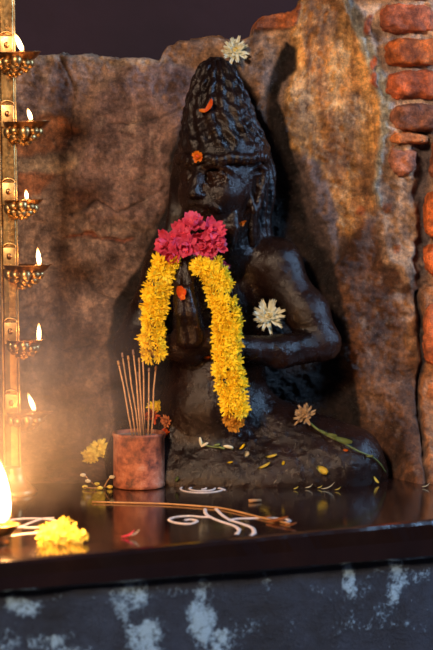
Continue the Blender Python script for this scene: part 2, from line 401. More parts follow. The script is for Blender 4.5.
# oil-blackened stone around the figure
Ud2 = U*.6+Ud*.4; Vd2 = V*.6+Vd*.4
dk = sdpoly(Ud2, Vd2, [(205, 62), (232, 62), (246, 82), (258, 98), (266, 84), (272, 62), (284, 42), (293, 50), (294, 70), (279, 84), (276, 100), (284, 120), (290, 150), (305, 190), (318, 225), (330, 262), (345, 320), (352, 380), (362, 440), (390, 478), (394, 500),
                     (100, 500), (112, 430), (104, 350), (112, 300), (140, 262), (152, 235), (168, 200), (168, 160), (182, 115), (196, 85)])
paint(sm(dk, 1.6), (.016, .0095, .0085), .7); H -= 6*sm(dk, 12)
# lighter ridge between the stains, right of the head
rg = sdpoly(Ud, Vd, [(296, 152), (312, 160), (330, 195), (338, 240), (330, 262), (306, 225), (298, 185)])
paint(sm(rg, 4)*.8, (.13, .085, .075), .6); H += 9*sm(rg, 6)
rg = sdpoly(Ud2, Vd2, [(247, 84), (260, 74), (266, 88), (264, 112), (268, 128), (258, 120), (250, 104)]); paint(sm(rg, 4)*.85, (.20, .105, .06), .4); H += 5*sm(rg, 4)
# darker brown tone low on the left, down to the slab
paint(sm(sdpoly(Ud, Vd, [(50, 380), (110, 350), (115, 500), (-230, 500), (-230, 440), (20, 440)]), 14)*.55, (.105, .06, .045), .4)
# toe of the wall
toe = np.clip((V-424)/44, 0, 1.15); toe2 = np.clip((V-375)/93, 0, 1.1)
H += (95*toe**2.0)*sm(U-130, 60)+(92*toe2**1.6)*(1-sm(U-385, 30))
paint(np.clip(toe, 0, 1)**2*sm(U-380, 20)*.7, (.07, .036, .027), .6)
Yw = WALLY-H/1000
X = (U-216.5)/1000*1.06; 
Zw = (487-V)/1000*1.06-0.0
# exact placement of the texture frame: use the ray through (u,v) meeting the mean wall plane
q = [P(0, 0, WALLY), P(433, 487, WALLY)]
X = q[0].x+(q[1].x-q[0].x)*U/433
tv = (325-V)/FPX; cp, spn = math.cos(PITCH), math.sin(PITCH)
dy = cp+spn*tv; dz = -spn+cp*tv; Zw = CAM.z+dz*(WALLY-CAM.y)/dy
Zw = np.maximum(Zw, -.012)
# jiggle sideways so steep rims don't look combed
X = X+.0012*fbm(U/6, V/6, 31, 2); 
top_rows = 7
Vt = []
for k in range(top_rows):   # cap going back over the top
    t = (top_rows-k)/top_rows
    Vt.append(np.stack([X[:, 0]+.002*fbm(us/8, us*0+k*3, 2, 2), Yw[:, 0]+.004+.16*t, Zw[:, 0]+.004*fbm(us/14, us*0+k*2.2, 7, 3)+.002*(1 if k < top_rows-1 else 0)*1.0-.05*(t > .99)], 1))
VV = np.concatenate([np.stack(Vt, 1), np.stack([X, Yw, Zw], 2)], 1)
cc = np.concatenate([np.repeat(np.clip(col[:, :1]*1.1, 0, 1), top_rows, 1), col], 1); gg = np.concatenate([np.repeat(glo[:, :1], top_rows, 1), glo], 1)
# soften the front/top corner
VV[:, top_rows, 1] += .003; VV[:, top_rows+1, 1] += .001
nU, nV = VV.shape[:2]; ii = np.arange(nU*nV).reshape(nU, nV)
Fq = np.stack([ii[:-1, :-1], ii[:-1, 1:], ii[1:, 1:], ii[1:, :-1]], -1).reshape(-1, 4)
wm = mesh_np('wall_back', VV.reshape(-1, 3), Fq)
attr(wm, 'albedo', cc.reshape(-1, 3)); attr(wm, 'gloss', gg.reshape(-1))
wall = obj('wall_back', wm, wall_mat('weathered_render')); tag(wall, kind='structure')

# ---- brick pier
def brick_bm(bm, c, s, seed, e=4.0, n=16, rag=.0030):
    bmq = bmesh.new(); bmesh.ops.create_cube(bmq, size=2)
    bmesh.ops.subdivide_edges(bmq, edges=bmq.edges[:], cuts=n, use_grid_fill=True)
    co = np.array([v.co[:] for v in bmq.verts]); 
    ln = (np.abs(co)**e).sum(1)**(1/e); co = co/ln[:, None]
    w = co*np.array(s)/2
    nz = fbm(w[:, 0]*90+seed*3.7, w[:, 2]*90+seed*1.3, w[:, 1]*90, 4)*rag*1.6+fbm(w[:, 0]*300+seed, w[:, 2]*300, w[:, 1]*300, 3)*rag*.6
    nn = co/np.linalg.norm(co, axis=1)[:, None]; w = w+nn*nz[:, None]
    mp = {}
    for v, p in zip(bmq.verts, w): mp[v] = bm.verts.new((p[0]+c[0], p[1]+c[1], p[2]+c[2]))
    for f in bmq.faces: bm.faces.new([mp[v] for v in f.verts])
    bmq.free(); return len(mp)
bm = bmesh.new(); cols = []
BR = [(380, 435, 5, 33, (.40, .11, .05)), (386, 441, 38, 66, (.50, .13, .03)), (387, 444, 71, 100, (.42, .10, .035)), (391, 440, 105, 131, (.24, .09, .05)),
      (388, 428, 133, 144, (.42, .14, .045)), (389, 417, 148, 175, (.26, .10, .06)), (379, 436, -28, 0, (.32, .1, .05)), (386, 441, -60, -33, (.36, .1, .04)),
      (426, 475, 190, 238, (.50, .12, .03)), (425, 475, 244, 276, (.50, .12, .035)), (424, 470, 303, 368, (.36, .10, .04)), (424, 470, 380, 470, (.30, .12, .06)),
      (440, 500, 5, 60, (.34, .05, .03)), (448, 510, 66, 128, (.30, .08, .04)), (432, 490, 135, 184, (.3, .1, .05))]
for i, (x0, x1, y0, y1, c) in enumerate(BR):
    a = P(x0, y1, WALLY-.012); b = P(x1, y0, WALLY-.012)
    n = brick_bm(bm, ((a.x+b.x)/2, WALLY+.003+random.uniform(-.002, .003), (a.z+b.z)/2), (b.x-a.x, .044, b.z-a.z), i*5+1)
    cols += [c]*n
me = bpy.data.meshes.new('wall_right'); bm.to_mesh(me); bm.free()
attr(me, 'albedo', np.array(cols)); attr(me, 'gloss', np.full(len(cols), .15))
tag(obj('wall_right', me, wall_mat('old_brick', .003, .35)), kind='structure')

# ---- altar slab (plan wedge, front edge runs away to the right)
fl = G(0, 562); fr = G(433, 520)
sl = (fr.y-fl.y)/(fr.x-fl.x); XL, XR = -.75, .75
fy = lambda x: fl.y+(x-fl.x)*sl
NX = 220; bm = bmesh.new(); rows = []
for i in range(NX+1):
    x = XL+(XR-XL)*i/NX; y0 = fy(x); w = .0016*float(fbm(x*25, 0, 3, 3)); w2 = .0014*float(fbm(x*40, 4, 3, 3))
    th = .026+.010*(x+.2)/.4*1.0; th = min(max(th, .022), .038)
    prof = [(x, .26, 0), (x, .10, 0), (x, -.05, 0)]+[(x, y0+.05, 0), (x, y0+.006+w, 0), (x, y0+.002+w, -.0012+w2*.3), (x, y0+w, -.004), (x, y0+.001+w2, -th*.5), (x, y0+w, -th+.003), (x, y0+.004, -th+w2), (x, y0+.05, -th), (x, .26, -th)]
    rows.append([bm.verts.new(p) for p in prof])
for a, b in zip(rows, rows[1:]):
    for k in range(len(a)): k2 = (k+1) % len(a); bm.faces.new((a[k], a[k2], b[k2], b[k]))
bm.faces.new(rows[0][::-1]); bm.faces.new(rows[-1])
bmesh.ops.recalc_face_normals(bm, faces=bm.faces[:])
t = NT('oiled_slab'); b = t.n('ShaderNodeBsdfPrincipled')
n1 = t.noise(9, 6, .6); n2 = t.noise(60, 8, .65); n3 = t.noise(320, 4, .6)
c = t.ramp(n1, [(.3, (.007, .0035, .004)), (.55, (.014, .006, .005)), (.75, (.028, .012, .008))])
t.l(c, b.inputs['Base Color'])
t.l(t.math('ADD', t.ramp(n2, [(.35, g(.05)), (.7, g(.17))]), t.math('MULTIPLY', n3, .05)), b.inputs['Roughness'])
bp = t.n('ShaderNodeBump', Strength=.25, Distance=.0005); t.l(n2, bp.inputs['Height']); t.l(bp.outputs[0], b.inputs['Normal'])
b.inputs['Specular IOR Level'].default_value = .6; b.inputs['Coat Weight'].default_value = .3; b.inputs['Coat Roughness'].default_value = .08
t.l(b.outputs[0], t.out.inputs['Surface']); slab_m = t.m
slab = obj('altar_slab', bm, slab_m, smooth=False)
tag(slab, 'dark oily stone slab under the figure, front edge receding to the right', 'stone slab')

# ---- painted plinth under the slab
NXp, NZp = 360, 110
us2 = np.linspace(XL, XR, NXp); zs2 = np.linspace(-.02, -.34, NZp)
Xp = us2[:, None].repeat(NZp, 1); Zp = zs2[None, :].repeat(NXp, 0)
Yp = fl.y+(Xp-fl.x)*sl+.012-.004*fbm(Xp*14, Zp*14, 2, 5, .55)-.0016*fbm(Xp*70, Zp*70, 5, 3)
PU = 216.5+FPX*Xp/(Yp-CAM.y)*1.0; PV = 487+0*Xp
PV = np.array([[pix((Xp[i, j], Yp[i, j], Zp[i, j]))[1] for j in range(NZp)] for i in range(NXp)])
PU2 = PU+9*fbm(PU/26, PV/26, 1, 4); PV2 = PV+9*fbm(PU/26+30, PV/26, 5, 4)
pm = np.zeros_like(PU)
for (x, y, a, bb, w) in ((20, 606, 20, 12, .75), (8, 640, 16, 16, .6), (45, 640, 26, 9, .6), (130, 600, 20, 26, .85), (142, 640, 20, 22, .9), (200, 625, 18, 22, .8), (203, 592, 9, 16, .7), (170, 590, 22, 7, .45), (222, 640, 16, 16, .7), (268, 585, 6, 14, .5),
                      (352, 576, 10, 15, .85), (363, 592, 14, 14, .55), (378, 572, 16, 6, .5), (400, 582, 9, 26, .85), (418, 575, 14, 12, .5), (330, 590, 26, 8, .35), (255, 625, 40, 10, .3), (300, 632, 40, 10, .3), (380, 620, 60, 12, .3), (72, 650, 30, 8, .5)):
    pm = np.maximum(pm, w*sm(np.hypot((PU2-x)/a, (PV2-y)/bb)-1, .55))
ii = np.arange(NXp*NZp).reshape(NXp, NZp)
pme = mesh_np('altar_plinth', np.stack([Xp, Yp, Zp], 2).reshape(-1, 3), np.stack([ii[:-1, :-1], ii[:-1, 1:], ii[1:, 1:], ii[1:, :-1]], -1).reshape(-1, 4))
attr(pme, 'paint', pm.reshape(-1))
t = NT('flaking_paint'); b = t.n('ShaderNodeBsdfPrincipled', Roughness=.6)
at = t.n('ShaderNodeAttribute', attribute_name='paint'); n1 = t.noise(40, 12, .82); n2 = t.noise(260, 6, .8)
f = t.math('ADD', t.math('MULTIPLY', at.outputs['Fac'], 1.15), t.math('ADD', t.math('MULTIPLY', t.math('SUBTRACT', n1, .5), 4.2), t.math('MULTIPLY', t.math('SUBTRACT', n2, .5), 2.0)))
base = t.ramp(t.noise(18, 8, .7), [(.3, (.008, .010, .018)), (.5, (.018, .026, .050)), (.7, (.036, .055, .10))])
c = t.mix(t.ramp(f, [(.55, g(0)), (1.0, g(1))]), base, (.36, .56, .74, 1))
t.l(c, b.inputs['Base Color'])
bp = t.n('ShaderNodeBump', Strength=.8, Distance=.002); t.l(f, bp.inputs['Height']); t.l(bp.outputs[0], b.inputs['Normal'])
t.l(b.outputs[0], t.out.inputs['Surface'])
tag(obj('wall_front', pme, t.m), kind='structure')

# ---- dark room beyond the broken wall, floor
bm = bmesh.new(); 
v = [bm.verts.new(p) for p in ((-2.2, .95, -.7), (2.2, .95, -.7), (2.2, .95, 1.9), (-2.2, .95, 1.9))]; bm.faces.new(v)
tag(obj('wall_rear', bm, simple('dark_purple_plaster', sr(48, 28, 36), .9, var=.3, nscale=4, bump=.3, bscale=12, bdist=.02), smooth=False), kind='structure')  # even dark purple-brown plane behind the broken wall
bm = bmesh.new()
v = [bm.verts.new(p) for p in ((-2.2, -3.0, -.7), (2.2, -3.0, -.7), (2.2, .95, -.7), (-2.2, .95, -.7))]; bm.faces.new(v)
tag(obj('floor', bm, simple('stone_floor', (.08, .065, .06, 1), .7, nscale=8, bscale=20, bdist=.01), smooth=False), kind='structure')

# ================================================================== STATUE
stone = statue_mat('oiled_black_stone'); stone_hair = statue_mat('oiled_black_stone_hair', (.0065, .0036, .0032)); stone_base = statue_mat('oiled_brown_stone', (.020, .0075, .0045))
SY = 0.0
A = lambda px, py, Y: np.array(P(px, py, Y)[:])
yaw = R(33); HC = A(222, 181, .070)
fv = np.array((-math.sin(yaw), -math.cos(yaw), 0)); rv = np.array((math.cos(yaw), -math.sin(yaw), 0)); uv = np.array((0, 0, 1.))
HM = np.array([rv, fv, uv])
def h(r, f, u): return HC+(rv*r+fv*f+uv*u)/1000
F = Field(A(86, 500, .17)*[1, 0, 0]+np.array((0, -.075, -.006)), (A(400, 80, .1)[0], .165, A(200, 118, .1)[2]), .0014)
m = .001
# torso
F.ell(A(222, 305, .112), (.058, .048, .066), k=.012)
F.cap(A(172, 266, .108), A(272, 266, .104), .026, .028, k=.018)
F.ell(A(215, 372, .075), (.052, .050, .046), k=.025)
F.cap(A(226, 245, .085), A(222, 205, .078), .030, .030, k=.02)
# seat, crossed legs
F.cap(A(235, 428, .075), A(352, 455, .050), .044, .030, k=.03)      # left thigh to knee
F.cap(A(215, 425, .075), A(135, 452, .060), .042, .030, k=.03)      # right thigh to knee
F.cap(A(340, 465, .040), A(205, 462, .040), .026, .024, k=.02)      # shin folded in front
F.cap(A(140, 468, .045), A(250, 462, .050), .024, .022, k=.02)
F.ell(A(250, 478, .065), (.140, .065, .030), k=.03)
F.ell(A(205, 405, .060), (.035, .040, .030), k=.03)
# left arm
S1 = A(274, 268, .085); E1 = A(322, 343, .062); W1 = A(228, 347, .016)
F.ell(A(276, 265, .085), (.028, .028, .028), k=.015)
F.cap(S1, A(306, 312, .070), .0235, .0225, k=.010); F.cap(A(306, 312, .070), E1, .0225, .0185, k=.008)
F.cap(E1, A(280, 352, .040), .0185, .0165, k=.006); F.cap(A(280, 352, .040), W1, .0165, .0125, k=.006)
# right arm
S2 = A(170, 268, .090); E2 = A(132, 345, .075); W2 = A(178, 347, .018)
F.ell(S2, (.027, .027, .027), k=.015)
F.cap(S2, E2, .0225, .0185, k=.010); F.cap(E2, W2, .0185, .0125, k=.008)
# joined hands: two palms pressed, five fingers each
for sgn in (-1, 1):
    ox = sgn*5.5
    pal0 = A(190+ox, 338, .010); pal1 = A(185+ox*.8, 300, .004)
    F.cap(W1 if sgn > 0 else W2, pal0, .0125, .0125, k=.008)
    for j in range(4):
        dy = -.011+.0072*j
        tl = [(262), (253), (251), (258)][j]
        b0 = pal1+np.array((0, dy, 0)); t0 = A(183+ox*.35, tl, .004)+np.array((0, dy*.55, 0)); mid = (b0+t0)/2+np.array((sgn*.0016, 0, 0))
        F.chain([pal0+np.array((0, dy*.9, 0)), b0, mid, t0], [.0085, .0068, .0056, .0040], k=.0022)
    th0 = pal0+np.array((0, -.008, .004)); F.chain([th0, A(186+ox*.9, 312, -.013), A(184+ox*.5, 289, -.014)], [.0075, .0062, .0042], k=.0025)
for q_ in range(5):
    yy = 366+q_*9
    F.chain([A(215+30*math.cos(a_), yy+9*math.sin(a_), .075-.052*math.sin(a_)*(.98 if q_ < 3 else .95)) for a_ in np.linspace(.25, PI-.25, 9)], .0022, k=.003)
F.cap(A(190, 350, .022), A(184, 272, .008), .0165, .0070, k=.006)
# head
F.ell(h(0, 0, 6), (.040, .045, .052), HM, k=.01)
F.ell(h(0, 12, -22), (.031, .034, .036), HM, k=.015)
F.ell(h(0, 26, -41), (.015, .014, .013), HM, k=.014)           # chin
for s_ in (-1, 1):
    F.ell(h(s_*19, 27, -13), (.0135, .013, .013), HM, k=.010)    # cheekbone
    F.ell(h(s_*16.5, 37, 4), (.0125, .010, .0085), HM, k=.004, op='s')   # socket
    F.ell(h(s_*16, 31.5, 3.5), (.0098, .0088, .0075), HM, k=.002)         # eyeball
    # lids
    for sg_, off in ((1, 1.2), (-1, 1.0)):
        F.chain([h(s_*(16+11.5*math.cos(a_)), 38.5-3.2*abs(math.cos(a_))**2-1.5*(1 if s_*math.cos(a_)*s_ > .9 else 0), 3.3+sg_*(5.6*math.sin(a_))) for a_ in np.linspace(.0, PI, 9)], .0020, k=.0012)
    F.ell(h(s_*15.5, 40.3, 3.6), (.0032, .0022, .0032), HM, k=.001)
    F.chain([h(s_*3, 43, 15), h(s_*12, 42.5, 18.5), h(s_*22, 36.5, 16.5), h(s_*29, 29, 11)], [.0036, .0046, .0042, .0026], k=.003)   # brow
    F.ell(h(s_*5.6, 45, -14.5), (.0052, .0065, .0048), HM, k=.003)    # nostril wing
    # moustache sweeping out and down
    F.chain([h(s_*2, 45, -21), h(s_*9, 43, -22), h(s_*18, 36.5, -27), h(s_*25, 28, -24), h(s_*28, 24, -18)], [.0042, .0058, .0054, .004, .0025], k=.0015)
    F.chain([h(s_*3, 44.5, -24), h(s_*11, 40, -27), h(s_*19, 33, -33)], [.002, .003, .002], k=.0015)
    # ear: outer rim, lobe, inner fold
    F.chain([h(s_*38, 4, 12), h(s_*42, -3, 17), h(s_*44, -11, 12), h(s_*43.5, -12, 0), h(s_*42, -7, -12), h(s_*41, -2, -26), h(s_*40, 2, -30), h(s_*38.5, 4, -22), h(s_*37, 5, -10)], [.0028, .003, .003, .003, .003, .0035, .0035, .003, .0025], k=.0025)
    F.chain([h(s_*39, 1, 7), h(s_*41, -6, 7), h(s_*40, -6, -4)], .0022, k=.002)
F.chain([h(0, 42, 13), h(0, 47.5, 2), h(0, 53, -11)], [.0045, .0050, .0068], k=.005)    # nose
F.cap(h(-5, 44, -30), h(5, 44, -30), .0030, k=.003)                          # lower lip
F.cap(h(-6, 43.5, -26.5), h(6, 43.5, -26.5), .0009, k=.002, op='s')
F.cap(h(0, 41, 22), h(0, 43, 14), .003, .002, k=.004)
# beard locks down onto the chest
for j, (r0, r1) in enumerate(((-20, -16), (-12, -10), (-4, -4), (4, 2), (12, 9), (20, 16), (27, 24))):
    f0 = 34-abs(r0)*.5
    F.chain([h(r0, f0, -33), h(r0*1.05, f0+3, -46), h(r1, f0+1, -60), h(r1*.7, f0-4, -76)], [.0058, .0070, .0062, .003], k=.002)
def disp(x, y, z):
    return .0011*fbm(x*60, z*60, y*60, 3)+.0007*fbm(x*190, z*190, y*190, 2)
F.add(disp)
F.F[:] = np.maximum(F.F, (F.ax[1]-.139)[None, :, None].astype(np.float32))
body_me = F.mesh('carved_figure')
st_root = empty('stone_statue', (G(235, 484).x, .07, 0), 'black oiled stone carving of a bearded seated sage with palms joined', 'statue')
def under(o, root):
    o.parent = root; o.matrix_parent_inverse = Matrix.Translation(-Vector(root.location)); return o
bodyo = obj('figure', body_me, stone); under(bodyo, st_root)

# matted hair piled up
Hf = Field(A(165, 250, .14)*[1, 0, 0]+np.array((0, -.02, A(0, 262, .1)[2])), (A(300, 60, .1)[0], .17, A(0, 56, .07)[2]), .0013)
Hf.ell(h(0, -6, 28), (.0455, .050, .030), HM, k=.01)
Hf.ell(A(220, 128, .072), (.037, .040, .036), k=.018)
Hf.ell(A(217, 102, .074), (.0285, .031, .035), k=.018)
Hf.ell(A(215, 82, .076), (.019, .021, .024), k=.012)
Hf.ell(A(216, 69, .078), (.0105, .012, .009), k=.006)
Hf.chain([A(213+17*math.cos(a_), 88+3*math.sin(a_), .077-.022*math.sin(a_)) for a_ in np.linspace(0, 2*PI, 13)], .004, k=.004)
# locks behind the ear falling to the shoulder
for j in range(6):
    x0 = 248+j*3.6
    pts = [A(x0+2*math.sin(j), 150, .085+.006*j), A(x0+5, 172, .062+.008*j), A(x0+5+3*math.sin(j*2.), 195, .062+.008*j), A(x0+1+3*math.cos(j*1.7), 218, .066+.007*j), A(x0+4, 243, .070+.006*j)]
    Hf.chain([np.array(p[:]) for p in catmull(pts, 4)], .0052, k=.002)
for j in range(3):
    x0 = 184-j*4
    Hf.chain([A(x0+4, 152, .07+.01*j), A(x0, 180, .10+.006*j), A(x0-3, 215, .105), A(x0-8, 240, .105)], .006, k=.003)
# cut the face free
Hf.ell(h(0, 26, -14), (.036, .034, .042), HM, k=.003, op='s')
cx, cy_ = A(217, 100, .074)[:2]
def hd(x, y, z):
    a = np.arctan2(y-cy_, x-cx); w = np.clip((z-A(0, 152, .07)[2])/.01, 0, 1)
    return w*(.0017*np.sin(a*17+z*55+1.6*np.sin(z*70))+.0009*np.sin(z*420+3*np.sin(a*5)))+.0006*fbm(x*160, z*160, y*160, 2)
Hf.add(hd)
Hf.F[:] = np.maximum(Hf.F, (Hf.ax[1]-.139)[None, :, None].astype(np.float32))
hair = under(obj('matted_hair', Hf.mesh('matted_hair'), stone_hair), st_root)
# bead band round the forehead
Bf = Field(A(170, 172, .1)*[1, 0, 1]+np.array((0, -.01, 0)), (A(276, 60, .1)[0], .16, A(0, 138, .07)[2]), .0011)
Bf.chain([h(42.5*math.sin(a_), 44*math.cos(a_), 23-2*math.cos(a_)) for a_ in np.linspace(-2.2, 2.2, 25)], .0036, k=.003)
for a_ in np.linspace(-2.0, 2.0, 24):
    Bf.ell(h(44*math.sin(a_), 46.5*math.cos(a_), 24-2*math.cos(a_)+1.5*math.sin(a_*9)), (.0052, .0050, .0062), HM, k=.0015)
Bf.add(lambda x, y, z: .0007*fbm(x*200, z*200, y*200, 2))
band = under(obj('bead_band', Bf.mesh('bead_band'), stone), st_root); band['label'] = 'row of carved round beads across the forehead'
# rough rock seat spreading from the lap to both sides
Rf = Field((A(84, 0, .1)[0], .0, -.008), (A(402, 0, .05)[0], .17, .085), .0017)
Rf.ell(A(240, 484, .115), (.150, .085, .050), k=.02)
Rf.ell(A(350, 480, .11), (.052, .070, .040), k=.02)
Rf.ell(A(120, 482, .13), (.050, .060, .040), k=.02)
Rf.add(lambda x, y, z: .0028*fbm(x*40, z*40, y*40, 4)+.0009*fbm(x*150, z*150, y*150, 3))
base = under(obj('rock_seat', Rf.mesh('rock_seat'), stone_base), st_root)

# ---- surface lookup
def bvh(objs):
    Vs = []; Fs = []; o = 0
    for ob in objs:
        me = ob.data; n = len(me.vertices); a = np.empty(n*3, np.float32); me.vertices.foreach_get('co', a); Vs += a.reshape(-1, 3).tolist()
        Fs += [[i+o for i in p.vertices] for p in me.polygons]; o += n
    return BVHTree.FromPolygons(Vs, Fs)
TREE = bvh([bodyo, hair, band, base, wall, slab])
def hit(px, py):
    l, nrm, i, d = TREE.ray_cast(CAM, ray(px, py))
    if nrm.dot(ray(px, py)) > 0: nrm = -nrm
    return l, nrm

# ================================================================== FLOWERS
def petal(bm, base, dirv, up, L, W, curl=.3, segs=3, notch=False, cup=.0):
    dirv = Vector(dirv).normalized(); up = Vector(up).normalized(); side = dirv.cross(up).normalized(); up = side.cross(dirv)
    prev = None; prof = [.45, .95, 1.0, .55] if segs == 3 else ([.4, .8, 1, .95, .5] if segs == 4 else [.5, 1, .5])
    for i in range(segs+1):
        t = i/segs; ang = curl*t*t
        c = base+dirv*(L*t*math.cos(ang*.5))+up*(L*t*math.sin(ang))
        w = W*prof[i]*.5
        row = [bm.verts.new(c-side*w+up*cup*w), bm.verts.new(c-up*cup*w*.4+(dirv*(-.12*L) if (notch and i == segs) else Vector())), bm.verts.new(c+side*w+up*cup*w)]
        if prev:
            bm.faces.new((prev[0], prev[1], row[1], row[0])); bm.faces.new((prev[1], prev[2], row[2], row[1]))
        prev = row
def chrysanth(seed, r=.008, layers=((1.0, 20, .12), (.88, 18, .45), (.68, 15, .8), (.42, 10, 1.15)), W=.0026, core=True):
    rnd = random.Random(seed); bm = bmesh.new()
    for (k, n, el) in layers:
        for i in range(n):
            a = 2*PI*i/n+rnd.uniform(-.2, .2); e = el+rnd.uniform(-.22, .22)
            d = Vector((math.cos(a)*math.cos(e), math.sin(a)*math.cos(e), math.sin(e)))
            u = Vector((-math.cos(a)*math.sin(e), -math.sin(a)*math.sin(e), math.cos(e)))
            petal(bm, d*r*.12+Vector((0, 0, r*.1)), d, u, r*k*rnd.uniform(.8, 1.12), W*rnd.uniform(.8, 1.15), rnd.uniform(-.3, .45), notch=True, cup=.25)
    if core:
        bmesh.ops.create_icosphere(bm, subdivisions=2, radius=r*.36, matrix=Matrix.Translation((0, 0, r*.14)))
    me = bpy.data.meshes.new('flower'); bm.to_mesh(me); bm.free(); return me
def orient(o, n, spin=None, up=None):
    q = Vector((0, 0, 1)).rotation_difference(Vector(n).normalized()) @ Quaternion((0, 0, 1), random.uniform(0, 6.28) if spin is None else spin)
    o.rotation_mode = 'QUATERNION'; o.rotation_quaternion = q
yel = petal_mat('yellow_petals', (1.0, .88, .06, 1), (.98, .68, .02, 1)); yel2 = petal_mat('pale_yellow_petals', (.88, .80, .22, 1), (.85, .66, .08, 1))
wht = petal_mat('white_petals', (.80, .78, .66, 1), (.72, .66, .40, 1)); pnk = petal_mat('pink_petals', (.85, .13, .24, 1), (.62, .04, .10, 1))
red = petal_mat('red_petals', (.5, .012, .01, 1), (.7, .14, .01, 1)); org = petal_mat('orange_petals', (.85, .30, .01, 1), (.6, .08, .01, 1))
grn = simple('green_stem', (.09, .13, .03, 1), .5, nscale=200, bump=.2); dry = petal_mat('withered_petals', (.50, .36, .20, 1), (.28, .17, .09, 1))
leafm = petal_mat('pale_green_leaf', (.28, .34, .12, 1), (.14, .2, .05, 1))
straw = simple('straw', (.36, .20, .08, 1), .5, nscale=150, bump=.2)
ymesh = [chrysanth(i, .0108, ((1.0, 24, .10), (.92, 22, .38), (.74, 18, .75), (.5, 14, 1.1)), W=.0023) for i in range(5)]
for m_ in ymesh: m_.materials.append(yel)

# ---- garland: hangs plumb over the joined hands
gar = empty('flower_garland', P(190, 262, -.012), 'long yellow chrysanthemum garland draped over the joined hands of the statue', 'garland')
def strandY(px, py, dflt):
    ys = [dflt]
    for dx in (-8, 0, 8):
        for dz in (-6, 0, 6):
            l, n_ = hit(px+dx, py+dz); ys.append(l.y-.007)
    return min(ys)
def strand(path, step, spread, rad):
    pts2 = catmull([Vector((x, y, 0)) for x, y in path], 12)
    Ys = [strandY(p.x, p.y, -.006) for p in pts2]
    Ys = [sum(Ys[max(0, i-6):i+7])/len(Ys[max(0, i-6):i+7]) for i in range(len(Ys))]
    w = [P(p.x, p.y, y) for p, y in zip(pts2, Ys)]
    bm = bmesh.new(); tube(bm, w, .0011, 6); under(obj('string', bm, straw), gar)
    L = 0; nxt = 0; out = []
    for a, b in zip(w, w[1:]):
        d = (b-a).length
        while L+d >= nxt:
            out.append((a.lerp(b, (nxt-L)/max(d, 1e-6)), (b-a).normalized())); nxt += step
        L += d
    k = 0
    for c0, tv_ in out:
        for s_ in spread:
            a_ = s_+random.uniform(-.35, .35)
            dirn = Vector((math.sin(a_), -math.cos(a_), random.uniform(-.55, .25))).normalized()
            o = bpy.data.objects.new('garland_flower', random.choice(ymesh)); C.objects.link(o)
            o.location = c0+Vector((math.sin(a_)*rad*.95, -math.cos(a_)*rad*.55, random.uniform(-.003, .003)))
            orient(o, dirn); sc = random.uniform(.78, 1.12); o.scale = (sc, sc, sc*random.uniform(.8, 1.0)); under(o, gar)
strand([(166, 264), (160, 275), (157, 296), (154, 318), (153, 340), (155, 360)], .0115, (-.75, .65), .0070)
strand([(208, 266), (214, 275), (221, 292), (226, 318), (228, 345), (229, 372), (233, 398), (236, 414)], .0122, (-1.0, 0, 1.05), .0085)
# spent seed heads at the end of the right strand
tm = chrysanth(50, .007); tm.materials.append(petal_mat('browned_yellow_petals', (.75, .42, .05, 1), (.5, .24, .03, 1)))
for x, y in ((229, 419), (238, 421), (234, 425), (148, 352)):
    o = bpy.data.objects.new('browned_flower', tm); C.objects.link(o); o.location = P(x, y, strandY(x, y, -.004)-.002); orient(o, (random.uniform(-.4, .4), -1, random.uniform(-.6, 0))); under(o, gar)

# ---- pink blossoms
def pink(seed):
    rnd = random.Random(seed); bm = bmesh.new()
    for (n, el, k) in ((6, .25, 1), (5, .75, .85), (4, 1.15, .6)):
        for i in range(n):
            a = 2*PI*i/n+rnd.uniform(-.3, .3); e = el+rnd.uniform(-.25, .25)
            d = Vector((math.cos(a)*math.cos(e), math.sin(a)*math.cos(e), math.sin(e))); u = Vector((-math.cos(a)*math.sin(e), -math.sin(a)*math.sin(e), math.cos(e)))
            petal(bm, d*.001, d, u, .0125*k*rnd.uniform(.85, 1.15), .0092*k, rnd.uniform(-.5, .8), segs=4, cup=rnd.uniform(.1, .7), notch=True)
    me = bpy.data.meshes.new('pink_blossom'); bm.to_mesh(me); bm.free(); me.materials.append(pnk); return me
pm_ = [pink(90+i) for i in range(4)]
PB = [(167, 240, 'pink blossom at the far left end of the cluster on the joined hands'),
      (173, 251, 'pink blossom low on the left of the cluster, hanging over the garland'),
      (181, 229, 'pink blossom on the upper left of the cluster above the hands'),
      (193, 221, 'topmost pink blossom of the cluster below the statue\'s mouth'),
      (186, 243, 'pink blossom in the middle left of the cluster, right above the fingertips'),
      (199, 240, 'pink blossom in the middle right of the cluster above the fingertips'),
      (211, 227, 'pink blossom on the upper right of the cluster'),
      (216, 240, 'pink blossom at the far right end of the cluster'),
      (206, 250, 'pink blossom low on the right of the cluster, over the garland top')]
for i, (x, y, lab) in enumerate(PB):
    o = bpy.data.objects.new('pink_blossom', pm_[i % 4]); C.objects.link(o)
    yy = min(hit(x+a, y+b)[0].y for a in (-7, 0, 7) for b in (-7, 0, 7))-.004
    o.location = P(x, y+4, min(yy, .004)); orient(o, ((x-191)/45, -1, (245-y)/45)); sc = random.uniform(.95, 1.2); o.scale = (sc,)*3
    tag(o, lab, 'flower', 'pink blossoms heaped on the joined hands')
o = bpy.data.objects.new('pink_blossom', pm_[1]); C.objects.link(o); l, n_ = hit(223, 262); o.location = l+n_*.004; orient(o, n_+Vector((0, -.5, 0))); o.scale = (.62,)*3
tag(o, 'small loose pink blossom stuck on the chest, right of the cluster', 'flower')

